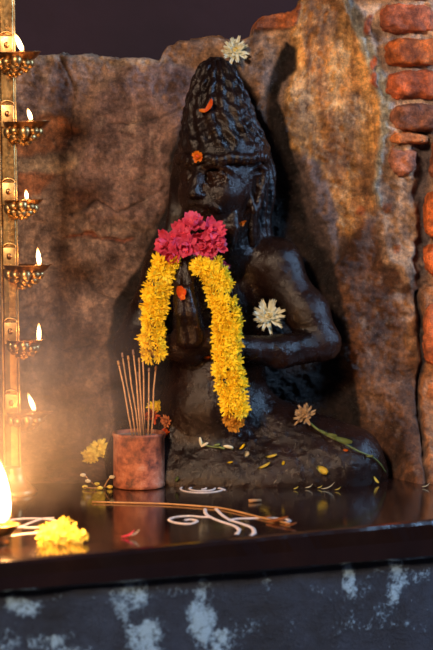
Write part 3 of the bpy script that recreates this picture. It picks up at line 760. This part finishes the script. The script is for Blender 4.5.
# ---- white flowers
def white(seed, r):
    me = chrysanth(seed, r, ((1.0, 20, .12), (.88, 18, .42), (.66, 14, .8), (.42, 9, 1.1)), W=.0036); me.materials.append(wht); return me
def flower(name, meshes, px, py, lab, cat='flower', off=.003, nd=None, s=1.0, corem=None, group=None, pull=0):
    root = empty(name, (0, 0, 0), lab, cat, group)
    l, n_ = hit(px, py); root.location = l+n_*off-ray(px, py)*pull; orient(root, nd if nd else n_)
    root.scale = (s, s, s)
    for nm, me, mt in meshes:
        o = bpy.data.objects.new(nm, me); C.objects.link(o); o.parent = root
        if mt and not me.materials: me.materials.append(mt)
    return root
def ball(r, z, seed=0, n=2):
    bm = bmesh.new(); bmesh.ops.create_icosphere(bm, subdivisions=n, radius=r, matrix=Matrix.Translation((0, 0, z)) @ Matrix.Scale(.6, 4, (0, 0, 1)))
    for v in bm.verts: v.co += v.normal*random.uniform(-.12, .12)*r
    me = bpy.data.meshes.new('core'); bm.to_mesh(me); bm.free(); return me
corem = simple('yellow_core', (.6, .42, .06, 1), .7, nscale=400)
flower('white_flower', [('petals', white(3, .0145), None), ('flower_centre', ball(.0028, .006), corem)], 235, 52, 'white daisy-like flower set on the wall just above the topknot', nd=(.1, -1, .35), off=.004)
flower('white_flower', [('petals', white(4, .0165), None), ('flower_centre', ball(.003, .0065), corem)], 264, 316, 'white daisy-like flower tucked above the forearm of the statue', nd=(-.1, -1, .4), off=.006, pull=.018)
# orange flower on the forehead, petals on topknot and hands
om = chrysanth(21, .0065, ((1, 8, .2), (.7, 7, .8)), W=.0040); om.materials.append(org)
flower('orange_flower', [('petals', om, None), ('flower_centre', ball(.002, .003), red)], 199, 157, 'tiny orange flower stuck on the forehead bead band', off=.002)
om2 = chrysanth(22, .004, ((1, 6, .3), (.7, 4, .9)), W=.003); om2.materials.append(org)
flower('orange_flower', [('petals', om2, None)], 241, 222, 'small dull orange petal scrap caught in the hair beside the neck', off=.001)
def loose(name, px, py, L, W, mt, lab, ang=0, off=.0012, curl=.5, flat=False, group=None, cat='petal', cup=.4):
    bm = bmesh.new(); petal(bm, Vector((-L/2, 0, 0)), (1, 0, 0), (0, 0, 1), L, W, curl, segs=4, cup=cup)
    bmesh.ops.solidify(bm, geom=bm.faces[:], thickness=.0003)
    o = obj(name, bm, mt); l, n_ = hit(px, py); o.location = l+n_*off
    q = Vector((0, 0, 1)).rotation_difference(n_)
    # spin so the length points along the wanted picture angle
    best = None
    for k in range(36):
        qq = q @ Quaternion((0, 0, 1), k*PI/18); v = qq @ Vector((1, 0, 0)); a = math.atan2(v.dot(UP), v.x)
        e = abs((a-R(ang)+PI) % (2*PI)-PI)
        if best is None or e < best[0]: best = (e, qq)
    o.rotation_mode = 'QUATERNION'; o.rotation_quaternion = best[1]
    return tag(o, lab, cat, group)
pr = empty('red_petal', (0, 0, 0), 'red and yellow petal lying across the topknot', 'petal')
l, n_ = hit(209, 111); pr.location = l+n_*.002; orient(pr, n_, 0)
for nm, mt, off, a0, L in (('petal_blade', red, Vector((.001, 0, .001)), .25, .014), ('petal_blade', org, Vector((-.002, 0, 0)), 2.9, .009)):
    bm = bmesh.new(); petal(bm, Vector((0, 0, 0))-Vector((math.cos(a0), math.sin(a0), 0))*L*.3+off, (math.cos(a0), math.sin(a0), 0), (0, 0, 1), L, L*.5, .5, segs=4, cup=.5)
    o = obj(nm, bm, mt, pr)
pr = empty('red_petal', (0, 0, 0), 'red petal with orange edge stuck on the pressed fingers', 'petal')
l, n_ = hit(182, 296); pr.location = l+n_*.003; orient(pr, n_, 0)
for nm, mt, a0, L in (('petal_blade', red, 1.7, .014), ('petal_blade', red, 1.1, .011), ('petal_tip', org, -.9, .007)):
    bm = bmesh.new(); petal(bm, Vector((0, 0, 0))-Vector((math.cos(a0), math.sin(a0), 0))*L*.3, (math.cos(a0), math.sin(a0), 0), (0, 0, 1), L, L*.6, .5, segs=4, cup=.5)
    obj(nm, bm, mt, pr)
loose('red_petal', 206, 358, .009, .003, org, 'thin reddish petal scrap on the belly beside the long garland strand', 0)

# ---- yellow flower on the ledge, fallen flowers, heap by the lamp
y2 = [chrysanth(70+i, .012, ((1.0, 16, .1), (.9, 14, .4), (.7, 12, .8), (.45, 8, 1.1)), W=.0036) for i in range(2)]
for m_ in y2: m_.materials.append(yel2)
for (x, y, s_, lab) in ((99, 452, .95, 'upper right of two pale yellow flowers on the wall foot left of the incense pot'), (90, 460, .8, 'lower left of two pale yellow flowers on the wall foot left of the incense pot')):
    flower('yellow_flower', [('petals', y2[0], None)], x, y, lab, nd=(.1, -1, .5), off=.004, s=s_, group='yellow flowers on the wall foot')
for i, (x, y, s_) in enumerate(((49, 539, 1.0), (60, 533, .95), (70, 538, .95), (80, 542, .8), (58, 543, .85), (64, 528, .75), (42, 545, .65))):
    flower('yellow_flower', [('petals', y2[i % 2], None)], x, y, 'faded yellow flower in the loose heap on the slab beside the big flame', nd=(random.uniform(-.6, .6), random.uniform(-.9, 0), 1), off=.003, s=s_*.88, group='faded yellow flowers heaped by the lamp')
for (x, y, lab) in ((152, 408, 'small yellow flower behind the incense sticks, left one'), (162, 408, 'small yellow flower right of the incense sticks, above the red one')):
    flower('yellow_flower', [('petals', ymesh[1], None)], x, y, lab, off=.003, s=.62)
rmesh = chrysanth(33, .009, ((1, 12, .1), (.8, 10, .6), (.5, 8, 1)), W=.0035); rmesh.materials.append(red)
flower('red_flower', [('petals', rmesh, None)], 155, 418, 'dark red flower on the lap just behind the incense sticks', off=.003)
flower('red_flower', [('petals', rmesh, None)], 166, 434, 'dark red flower low on the lap, right beside the incense pot', off=.003, s=.6)
omb = chrysanth(34, .008, ((1, 12, .1), (.8, 10, .6), (.5, 8, 1)), W=.003); omb.materials.append(petal_mat('tan_petals', (.6, .25, .09, 1), (.35, .1, .04, 1)))
flower('orange_flower', [('petals', omb, None)], 169, 421, 'withered tan flower on the lap right of the incense sticks', off=.003, s=.85)

# ---- withered flower with long green stem
root = empty('withered_flower', (0, 0, 0), 'withered brown flower with a long leafy green stem lying across the lap', 'flower')
l0, n0 = hit(305, 420); root.location = l0+n0*.005
def rel(v): return v-Vector(root.location)
dm = chrysanth(41, .0125, ((1.0, 15, .2), (.85, 13, .6), (.6, 10, 1.0)), W=.0032); dm.materials.append(dry)
o = bpy.data.objects.new('flower_head', dm); C.objects.link(o); o.parent = root; orient(o, (-.5, -.8, .6))
path = []
for x, y in ((309, 424), (318, 431), (330, 438), (345, 445), (358, 452), (370, 457), (378, 463), (384, 472)):
    l, n_ = hit(x, y); path.append(rel(l+n_*.0022))
bm = bmesh.new(); tube(bm, catmull(path, 4), .0013, 6, .0006); obj('stem', bm, grn, root)
for (x, y, L, a) in ((342, 443, .019, -22), (322, 434, .010, -35), (331, 437, .011, -20), (368, 457, .008, -5)):
    bm = bmesh.new(); petal(bm, Vector((-L/2, 0, 0)), (1, 0, 0), (0, -.8, .5), L, L*.33, .3, segs=4, cup=.4); bmesh.ops.solidify(bm, geom=bm.faces[:], thickness=.0003)
    l, n_ = hit(x, y); ob = obj('leaf', bm, leafm, root, loc=rel(l+n_*.003)); ob.rotation_euler = (0, R(-a), 0)

# ---- budding sprig left of it
root = empty('jasmine_sprig', (0, 0, 0), 'small sprig with whitish buds on the lap below the garland', 'flower sprig')
l0, n0 = hit(201, 441); root.location = l0+n0*.002
pts = []
for x, y in ((200, 440), (206, 446), (216, 448), (226, 448), (233, 450)):
    l, n_ = hit(x, y); pts.append(rel(l+n_*.002))
bm = bmesh.new(); tube(bm, catmull(pts, 4), .0011, 6, .0007); obj('stem', bm, grn, root)
for (x, y, L, a) in ((201, 442, .010, 100), (205, 446, .009, 30), (217, 446, .007, 10), (228, 448, .011, -10), (222, 449, .007, 160)):
    bm = bmesh.new(); bmesh.ops.create_uvsphere(bm, u_segments=10, v_segments=8, radius=L/2, matrix=Matrix.Diagonal((1, .32, .32, 1)))
    l, n_ = hit(x, y); ob = obj('bud', bm, wht if L > .008 else leafm, root, loc=rel(l+n_*.003)); ob.rotation_euler = (0, R(-a), 0)

# ---- loose petals and scraps
LP = [(322, 470, .012, .0075, yel2, 'pale yellow oval leaf lying on the lap below the long stem', -30), (264, 467, .013, .003, yel2, 'narrow yellow petal on the lap above a twig', 20),
      (271, 457, .011, .003, yel2, 'narrow cream petal on the lap, tilted up to the left', 5), (247, 455, .006, .005, wht, 'tiny round cream petal on the lap right of the sprig', 60),
      (230, 463, .006, .002, yel, 'tiny yellow sliver on the lap below the sprig', 0), (242, 448, .007, .003, yel, 'small yellow petal at the tail of the sprig', 35),
      (283, 464, .004, .003, yel, 'speck of yellow petal on the lap centre', 70), (374, 479, .008, .003, yel2, 'curved yellow petal at the right foot of the seat', -65),
      (345, 451, .005, .003, org, 'small orange petal just under the green leaf', -20)]
for (x, y, L, W, mt, lab, a) in LP: loose('fallen_petal', x, y, L, W, mt, lab, a)
for i, (x, y, L) in enumerate(((309, 489, .008), (320, 489, .005), (328, 490, .014), (338, 491, .006), (426, 488, .008), (296, 490, .005))):
    loose('fallen_petal', x, y, L, .003, yel2 if i % 2 else wht, 'small pale petal scrap along the foot of the seat, on the slab', 0, group='petal scraps along the foot of the seat')
loose('fallen_petal', 128, 538, .012, .006, pnk, 'pink and white petal lying alone at the front of the slab', 0, off=.001)
loose('fallen_petal', 134, 538, .010, .006, wht, 'white tip of the lone petal at the front of the slab', 0, off=.0022)
loose('fallen_leaf', 178, 479, .007, .0035, leafm, 'tiny green leaf standing beside the chalk spiral', 55, off=.003)
for i, (x, y, L, W) in enumerate(((277, 523, .020, .010), (290, 527, .012, .006), (266, 519, .010, .004))):
    loose('fallen_petal', x, y, L, W, petal_mat('rust_petal', (.42, .14, .03, 1)), ['rusty orange petal at the right end of the chalk figure, larger one', 'small rusty petal at the right end of the chalk figure', 'rusty petal sliver touching the chalk line'][i], 0, off=.0012, curl=.2)
# dried bits left of the pot: twig with crumbs
root = empty('dried_sprig', G(95, 487), 'dried sprig with pale crumbly buds on the slab left of the incense pot', 'dried sprig')
bm = bmesh.new()
for pth in (((82, 489), (95, 490), (112, 488)), ((84, 474), (90, 481), (96, 488)), ((104, 489), (108, 480), (112, 476))):
    tube(bm, catmull([rel(G(x, y)+Vector((0, 0, .002))) if y > 486 else rel(P(x, y, G(95, 489).y)) for x, y in pth], 5), .0007, 5)
obj('twig', bm, straw, root)
for x, y in ((83, 475), (88, 481), (85, 489), (100, 490), (110, 489), (97, 486), (112, 477)):
    bm = bmesh.new(); bmesh.ops.create_icosphere(bm, subdivisions=2, radius=.0024, matrix=Matrix.Diagonal((1.3, .8, .8, 1)))
    pos = G(x, y)+Vector((0, 0, .0022)) if y > 485 else P(x, y, G(95, 489).y)
    obj('bud', bm, wht if y < 482 else yel2, root, loc=rel(pos))
# straw lying on slab
bm = bmesh.new(); tube(bm, catmull([G(x, y)+Vector((0, 0, .0012)) for x, y in ((92, 503), (130, 504), (165, 505), (195, 507), (225, 510), (262, 519), (290, 525))], 6), .0009, 6)
tag(obj('dry_straw', bm, straw), 'long thin brown straw lying across the slab behind the chalk figure', 'straw')
bm = bmesh.new(); tube(bm, [G(249, 503)+Vector((0, 0, .0018)), G(255, 502.5)+Vector((0, 0, .002)), G(261, 502)+Vector((0, 0, .0016))], .0018, 7, .0014)
tag(obj('twig_stub', bm, simple('bark', (.25, .14, .06, 1), .8)), 'short brown twig stub on the slab, right of the straw', 'twig')

# ================================================================== CHALK DRAWINGS
chalk = simple('white_rice_powder', (.62, .56, .54, 1), .95, var=.15, nscale=500, bump=.6, bscale=700)
def chalk_line(bm, pts, w):
    pts = catmull([G(x, y) for x, y in pts], 8) if len(pts) < 30 else [G(x, y) for x, y in pts]
    rows = []
    for i, p in enumerate(pts):
        tn = (pts[min(i+1, len(pts)-1)]-pts[max(i-1, 0)]); tn.z = 0; tn.normalize(); s_ = Vector((-tn.y, tn.x, 0)); ww = w*random.uniform(.75, 1.2)
        rows.append([bm.verts.new(p+s_*ww*k+Vector((0, 0, z))) for k, z in ((-.5, .0001), (-.25, .0007), (.25, .0008), (.5, .0001))])
    for a, b in zip(rows, rows[1:]):
        for k in range(3): bm.faces.new((a[k], a[k+1], b[k+1], b[k]))
bm = bmesh.new()
sp_ = [(200+(24-9*t/(2*PI))*math.cos(t), 488.5+(4.8-1.8*t/(2*PI))*math.sin(t)) for t in np.linspace(.2, 4.4*PI, 90)]
chalk_line(bm, sp_, .0024); chalk_line(bm, [(212, 487), (222, 489), (226, 491)], .003)
tag(obj('chalk_drawing', bm, chalk), 'white chalk spiral on the slab right in front of the statue', 'chalk drawing')
bm = bmesh.new()
chalk_line(bm, [(205, 509), (206, 514), (212, 518), (222, 522), (234, 526), (239, 530), (236, 535)], .0038)
chalk_line(bm, [(216, 509), (222, 515), (230, 520), (242, 524), (252, 528), (254, 533), (250, 536)], .0038)
chalk_line(bm, [(212, 517), (202, 517), (190, 516), (176, 517), (169, 520), (176, 523), (190, 524), (197, 521), (190, 519.5), (184, 520.5)], .0034)
chalk_line(bm, [(228, 521), (236, 519), (250, 518.5), (268, 518), (284, 519), (290, 521), (284, 522.5)], .0034)
tag(obj('chalk_drawing', bm, chalk), 'white chalk figure of wavy lines and curls in the middle of the slab', 'chalk drawing')
bm = bmesh.new()
chalk_line(bm, [(32+27*math.cos(t), 523+4.5*math.sin(t)) for t in np.linspace(0, 2*PI, 50)], .0036)
chalk_line(bm, [(8, 528), (20, 527), (30, 523), (42, 519), (54, 518)], .003)
tag(obj('chalk_drawing', bm, chalk), 'white chalk ring on the slab between the big flame and the yellow flowers', 'chalk drawing')

bm = bmesh.new(); chalk_line(bm, [(10, 536), (24, 534), (36, 533), (50, 532)], .0034)
tag(obj('chalk_drawing', bm, chalk), 'short white chalk stroke on the slab, just in front of the chalk ring', 'chalk drawing')
# ================================================================== INCENSE POT
t = NT('rusty_tin'); b = t.n('ShaderNodeBsdfPrincipled', Roughness=.62)
n1 = t.noise(70, 8, .7); n2 = t.noise(400, 5, .7)
c = t.ramp(n1, [(.36, (.09, .030, .018)), (.47, (.26, .075, .035)), (.56, (.42, .14, .065)), (.68, (.48, .27, .18))])
c = t.mix(t.ramp(t.noise(28, 5, .7), [(.66, g(0)), (.72, g(.7))]), c, (.5, .42, .38, 1))
t.l(c, b.inputs['Base Color']); bp = t.n('ShaderNodeBump', Strength=.7, Distance=.001); t.l(n1, bp.inputs['Height']); t.l(bp.outputs[0], b.inputs['Normal']); t.l(b.outputs[0], t.out.inputs['Surface'])
tin = t.m
pc = G(139, 486.5); hgt = (P(139, 432, pc.y)-P(139, 486.5, pc.y)).length
pot = empty('incense_pot', (pc.x, pc.y, 0), 'rusty reddish round tin pot holding burnt incense sticks, on the slab', 'incense holder')
r_ = .0262; bm = bmesh.new()
lathe(bm, [(r_*.95, .0003), (r_, .0012), (r_*1.0, .004), (r_*.985, .006), (r_*.99, hgt*.5), (r_*.985, hgt-.005), (r_*1.02, hgt-.0035), (r_*1.03, hgt-.0015), (r_*1.01, hgt), (r_*.96, hgt-.0008), (r_*.95, hgt-.008)], 64)
for v in bm.verts:
    a = math.atan2(v.co.y, v.co.x); k = 1+.012*float(fbm(a*2.2+4, v.co.z*60, 1, 3)); v.co.x *= k; v.co.y *= k
obj('pot_body', bm, tin, pot)
bm = bmesh.new(); NR = 16; prev = None
ctr = bm.verts.new((0, 0, hgt-.003))
for k in range(1, NR):
    rr_ = r_*.955*k/(NR-1); ring = [bm.verts.new((rr_*math.cos(2*PI*i/40), rr_*math.sin(2*PI*i/40), hgt-.004+.0016*float(fbm(math.cos(2*PI*i/40)*k*.5+9, math.sin(2*PI*i/40)*k*.5, 2, 3)))) for i in range(40)]
    for i in range(40):
        if prev is None: bm.faces.new((ctr, ring[i], ring[(i+1) % 40]))
        else: bm.faces.new((prev[i], ring[i], ring[(i+1) % 40], prev[(i+1) % 40]))
    prev = ring
obj('ash_fill', bm, simple('grey_ash', (.24, .18, .16, 1), .95, nscale=300, bump=.8, bscale=500), pot)
bamboo = simple('bamboo', (.52, .30, .15, 1), .6, var=.3, nscale=120, bump=.2); charm = simple('burnt_masala', (.22, .13, .10, 1), .85, nscale=200)
SK = [(118, 361, 133, 432, 0), (122, 353, 136, 431, 1), (128, 356, 139, 432, 0), (133, 350, 141, 432, 1), (137, 372, 143, 432, 1), (139, 358, 144, 431, 0), (142, 346, 145, 432, 0), (149, 368, 148, 432, 1), (156, 366, 151, 431, 0)]
for i, (x0, y0, x1, y1, m_) in enumerate(SK):
    yb = pc.y+random.uniform(-.008, .006); a = P(x1, y1, yb); a.z = hgt-.006; b_ = P(x0, y0, yb+random.uniform(-.012, .012))
    rt = empty('incense_stick', a, ['burnt incense stick leaning furthest left in the rusty pot', 'tall pale tipped incense stick, second from the left in the pot', 'thin incense stick, third from the left in the pot', 'tall incense stick, fourth from the left in the pot', 'short thick grey incense stick in the middle of the pot',
        'incense stick just right of the short thick one', 'tallest incense stick, standing nearly upright in the pot', 'short upright incense stick, second from the right in the pot', 'incense stick leaning right, rightmost in the pot'][i], 'incense stick', 'incense sticks in the rusty pot')
    d = b_-a; bm = bmesh.new(); tube(bm, [Vector((0, 0, 0)), d*.33+Vector((.0006*math.sin(i), 0, 0)), d*.66+Vector((.0008*math.cos(i*2), 0, 0)), d], .00085 if i != 4 else .0022, 7); obj('stick', bm, bamboo if i != 4 else charm, rt)
    if i != 4:
        bm = bmesh.new(); tube(bm, [d*.94, d*.97, d*1.005], [.0010, .0014, .0011], 7); obj('burnt_tip', bm, charm if m_ else straw, rt)

# ================================================================== BRASS LAMP STAND
def brass_mat(name, c0, c1, rough):
    t = NT(name); b = t.n('ShaderNodeBsdfPrincipled', Metallic=1.0)
    n1 = t.noise(60, 6, .6); n2 = t.noise(300, 5, .6)
    t.l(t.ramp(n1, [(.3, c0), (.65, c1)]), b.inputs['Base Color']); t.l(t.ramp(n2, [(.3, g(rough-.1)), (.7, g(rough+.12))]), b.inputs['Roughness'])
    bp = t.n('ShaderNodeBump', Strength=.5, Distance=.0008); t.l(n1, bp.inputs['Height']); t.l(bp.outputs[0], b.inputs['Normal'])
    t.l(b.outputs[0], t.out.inputs['Surface']); return t.m
brass = brass_mat('tarnished_brass', (.30, .16, .06, 1), (.78, .50, .20, 1), .40); brass_d = brass_mat('sooty_brass', (.12, .055, .025, 1), (.50, .25, .10, 1), .36)
oil = simple('lamp_oil', (.10, .04, .01, 1), .08, bump=0, var=.1); wick_m = simple('wick', (.25, .12, .06, 1), .9)
LY = -.03
c_top = P(5.5, -60, LY); c_bot = P(12.5, 470, LY); 
gb = Vector((P(13, 480, LY).x, LY, 0))
ls = empty('brass_lamp_stand', gb, 'tall tarnished brass lamp stand with small oil bowls burning up its side', 'lamp stand')
dirc = (c_top-gb); 
def colx(z): t_ = (z)/(c_top.z); return gb+dirc*t_
bm = bmesh.new(); wv = .0078; dv = .0042
zz = np.linspace(.006, c_top.z, 60); rows = []
for z in zz:
    p = colx(z)-gb; w = wv*(1+.04*math.sin(z*160))
    rows.append([bm.verts.new(p+Vector((a, b_, 0))) for a, b_ in ((-w, -dv*.2), (-w*.72, -dv*.75), (-w*.1, -dv*1.15), (w*.72, -dv*.75), (w, -dv*.2), (w*.8, dv), (0, dv*1.1), (-w*.8, dv))])
for a, b_ in zip(rows, rows[1:]):
    for k in range(8): bm.faces.new((a[k], a[(k+1) % 8], b_[(k+1) % 8], b_[k]))
bm.faces.new(rows[0][::-1]); bm.faces.new(rows[-1])
obj('column', bm, brass, ls, smooth=False)
bm = bmesh.new(); tube(bm, [colx(z)-gb+Vector((-wv, -dv, 0)) for z in zz], .0011, 6); obj('edge_rib', bm, brass, ls)
bm = bmesh.new(); tube(bm, [colx(z)-gb+Vector((wv, -dv, 0)) for z in zz], .0011, 6); obj('edge_rib', bm, brass, ls)
bm = bmesh.new(); lathe(bm, [(.023, 0), (.024, .002), (.022, .005), (.018, .008), (.015, .012), (.013, .015), (.0105, .022), (.0108, .026), (.008, .028)], 40); obj('foot', bm, brass_d, ls)

def flame_mesh(hh, ww, seg=18):
    bm = bmesh.new(); prof = []
    for i in range(15):
        t_ = i/14; r0 = math.sin(PI*min(1, t_**.62))*.5 if t_ < 1 else 0
        r0 = (1-t_)**.75*(t_**.45)*1.28*.5
        prof.append((max(r0*ww, ww*.01), t_*hh))
    lathe(bm, prof, seg); me = bpy.data.meshes.new('flame'); bm.to_mesh(me); bm.free(); return me
def add_light(name, loc, power, colr, rad):
    ld = bpy.data.lights.new(name, 'POINT'); ld.energy = power; ld.color = colr; ld.shadow_soft_size = rad
    o = bpy.data.objects.new(name, ld); C.objects.link(o); o.location = loc; return o
def bowl(parent, ctr, r, depth, lip_dir, root_loc, mat=brass_d):
    """shallow boat-shaped bowl with a pointed lip; ctr = centre of the rim plane"""
    N = 40; bm = bmesh.new()
    def shape(a):
        c_ = math.cos(a-lip_dir); return 1+.42*max(0, c_)**5
    prof = [(.10, -1.0), (.42, -.97), (.72, -.74), (.92, -.38), (1.02, -.04), (1.05, 0), (1.0, .02), (.95, -.02), (.84, -.36), (.64, -.66), (.35, -.84), (.05, -.86)]
    rings = []
    for pr_, pz in prof:
        ring = []
        for i in range(N):
            a = 2*PI*i/N; k = 1+(shape(a)-1)*min(1, pr_**1.5)
            fl_ = .0006*math.cos(a*12) if -.9 < pz < -.3 and pz > -1 else 0
            ring.append(bm.verts.new((r*pr_*k*math.cos(a)+fl_*math.cos(a), r*pr_*k*math.sin(a)+fl_*math.sin(a), depth*pz+.0012*max(0, math.cos(a-lip_dir))**4*(pr_ > .9))))
        rings.append(ring)
    for a_, b_ in zip(rings, rings[1:]):
        for i in range(N): bm.faces.new((a_[i], a_[(i+1) % N], b_[(i+1) % N], b_[i]))
    bm.faces.new(rings[0][::-1]); bm.faces.new(rings[-1]); bmesh.ops.recalc_face_normals(bm, faces=bm.faces[:])
    bo = obj('oil_bowl', bm, mat, parent, loc=Vector(ctr)-Vector(root_loc))
    bm = bmesh.new(); ring = [bm.verts.new((r*.9*math.cos(2*PI*i/N)*(1+(shape(2*PI*i/N)-1)*.8), r*.9*math.sin(2*PI*i/N)*(1+(shape(2*PI*i/N)-1)*.8), -depth*.22)) for i in range(N)]; bm.faces.new(ring)
    obj('oil', bm, oil, bo)
    return bo
def flame(parent, base_rel, px_w, hh, lean, strength, name='flame'):
    o = obj(name, flame_mesh(hh, px_w), flame_mat('flame_glow', strength, hh), parent, loc=base_rel); o.rotation_euler = (0, lean, 0); return o
WARM = (1.0, .50, .18)
LAMPS = [(15, 53, .0180, .020, (23, 52), 18.5, 8.0, -.42), (23, 122, .0190, .019, (31.5, 121), 12, 6.5, -.30), (21, 200, .0160, .012, (27, 200), 9.5, 5.5, -.1), (24, 265, .0195, .020, (39.5, 266), 17, 7.0, -.10), (23, 340, .0155, .014, (39, 342), 17.5, 6.5, .0), (26, 412, .0190, .010, (35, 412), 19, 7.5, -.36)]
bowlY = LY-.012
for i, (bx, by, rr_, dep, (fx, fy_), fh, fwid, lean) in enumerate(LAMPS):
    cpt = P(bx, by, bowlY); lip = math.atan2(-.35, 1)
    dep = max(.011, dep*.75); bo = bowl(ls, cpt, rr_, dep*.75, lip, gb)
    fp = P(fx, fy_, bowlY-.004)
    bm = bmesh.new(); s0 = Vector((0, 0, -dep*.3)); e0 = fp-cpt; tube(bm, [s0, s0.lerp(e0, .5)+Vector((0, 0, .0005)), e0+Vector((0, 0, .0015))], .0013, 7, .0010); obj('wick', bm, wick_m, bo)
    flame(bo, e0+Vector((0, 0, .0003)), fwid/1000*1.05, fh/1000*1.05, lean, 6)
    # foliage ornament under the bowl
    bm = bmesh.new()
    for row_, (zr, rq, nb, rb_) in enumerate(((-.62, .80, 9, .0046), (-.95, .58, 7, .0044), (-1.2, .30, 5, .0036))):
        for k in range(nb):
            a = 2*PI*k/nb+row_*.3
            bmesh.ops.create_icosphere(bm, subdivisions=2, radius=rb_, matrix=Matrix.Translation((rr_*rq*math.cos(a), rr_*rq*math.sin(a), dep*zr+random.uniform(-.0016, .0016))) @ Matrix.Rotation(a, 4, 'Z') @ Matrix.Diagonal((1, 1.25, 1.15+.3*math.sin(k*3), 1)))
    for k in range(7):
        a = 2*PI*k/7+.2
        petal(bm, Vector((0, 0, -dep*.95)), (math.cos(a), math.sin(a), .3), (0, 0, 1), rr_*.85, .0085, .15, segs=4, cup=.5)
    lathe(bm, [(.0005, -.0075-dep*1.1), (.0030, -.006-dep*1.1), (.0036, -.0035-dep*1.1), (.0026, -.0015-dep*1.1), (rr_*.45, -dep*.95), (rr_*.8, -dep*.5)], 18)
    obj('leaf_ornament', bm, brass, bo)
    # bracket plate with rivet on the column
    zc = cpt.z+.006; pc_ = colx(zc)-gb
    bm = bmesh.new(); box(bm, pc_+Vector((.000, -dv-.0012, 0)), (.0128, .0020, .022), .0008)
    cap_ = [pc_+Vector((.0064*math.cos(a), -dv-.0012, .011+.004*math.sin(a))) for a in np.linspace(0, PI, 9)]; tube(bm, cap_, .0010, 6)
    tube(bm, [pc_+Vector((0, -dv-.001, -.010)), cpt-gb+Vector((-rr_*.6, 0, -dep*.5))], .0026, 8)
    br_ = obj('bracket', bm, brass, ls)
    bm = bmesh.new(); bmesh.ops.create_uvsphere(bm, u_segments=12, v_segments=8, radius=.0026, matrix=Matrix.Translation(pc_+Vector((0, -dv-.0024, .002))) @ Matrix.Diagonal((1, .6, 1.2, 1))); obj('rivet', bm, brass_d, br_)
    add_light('flame_light', fp+Vector((lean*fh*.0004, 0, fh*.0005)), .045*(fh/17), WARM, .004)

# ---- big oil lamp burning at the front left
lc = G(-5, 543); 
big = empty('oil_lamp', (lc.x, lc.y, 0), 'shallow brass oil lamp with a tall bright flame at the left front of the slab', 'oil lamp')
bm = bmesh.new(); lathe(bm, [(.012, 0), (.013, .001), (.010, .004), (.012, .006), (.014, .0065)], 32); obj('lamp_foot', bm, brass_d, big)
bb = bowl(big, (lc.x, lc.y, .017), .0175, .011, R(-40), (lc.x, lc.y, 0), brass)
fb = Vector((.008, -.008, .0005))
bm = bmesh.new(); tube(bm, [Vector((-.004, .004, -.005)), fb*.6, fb+Vector((0, 0, .002))], .0022, 8, .0016); obj('wick', bm, wick_m, bb)
flame(bb, fb+Vector((0, 0, .0005)), .029, .060, -.10, 14)
add_light('flame_light', Vector((lc.x, lc.y, .017))+fb+Vector((0, -.002, .025)), 2.6, (1.0, .43, .13), .010)

# ---- lamp smoke, made denser to stand for the glow around the big flame
t = NT('smoke_glow_volume'); tc = t.n('ShaderNodeTexCoord')
nz = t.noise(9, 4, .6, dist=1.2)
gr_ = t.n('ShaderNodeMapping'); t.l(tc.outputs['Generated'], gr_.inputs['Vector']); gr_.inputs['Location'].default_value = (-1, -1, -1); gr_.inputs['Scale'].default_value = (2, 2, 2)
ln = t.n('ShaderNodeVectorMath', operation='LENGTH'); t.l(gr_.outputs[0], ln.inputs[0])
fall = t.ramp(ln.outputs['Value'], [(.05, g(1)), (.4, g(.3)), (.98, g(0))])
dn = t.math('MULTIPLY', t.math('MULTIPLY', t.ramp(nz, [(.32, g(.25)), (.68, g(1))]), fall), 16.0)
pv = t.n('ShaderNodeVolumePrincipled'); pv.inputs['Color'].default_value = (.9, .85, .8, 1); pv.inputs['Anisotropy'].default_value = .25; t.l(dn, pv.inputs['Density'])
t.l(pv.outputs[0], t.out.inputs['Volume'])
bm = bmesh.new(); bmesh.ops.create_icosphere(bm, subdivisions=4, radius=1)
bmesh.ops.scale(bm, vec=(.15, .09, .125), verts=bm.verts[:])
for v in bm.verts: v.co *= 1+.12*float(fbm(v.co.x*14, v.co.y*14, v.co.z*14, 3))
smk = obj('smoke', bm, t.m, loc=(P(4, 470, -.24).x, -.24, .128))
tag(smk, 'thin warm smoke haze that carries the glow of the big flame at lower left', 'smoke', kind='stuff')

# ================================================================== LIGHT
def area(name, loc, tgt, size, power, colr, size_y=None):
    ld = bpy.data.lights.new(name, 'AREA'); ld.energy = power; ld.color = colr; ld.size = size
    if size_y: ld.shape = 'RECTANGLE'; ld.size_y = size_y
    o = bpy.data.objects.new(name, ld); C.objects.link(o); o.location = loc
    o.rotation_euler = (Vector(tgt)-Vector(loc)).to_track_quat('-Z', 'Y').to_euler(); return o
area('daylight_opening', (1.30, -.28, .80), (.08, .05, .17), .28, 19, (.36, .62, 1.0), .28)
area('warm_hall_lamp', (-.75, -2.2, 1.25), (0, .1, .2), .3, 60, (1.0, .72, .49))
W_ = bpy.data.worlds.new('world'); S.world = W_; W_.use_nodes = True
bgn = W_.node_tree.nodes['Background']; bgn.inputs[0].default_value = (.45, .55, .9, 1); bgn.inputs[1].default_value = .05

S.view_settings.view_transform = 'Standard'; S.view_settings.look = 'None'; S.view_settings.gamma = 1; S.view_settings.exposure = 0.14
S.view_settings.use_curve_mapping = False
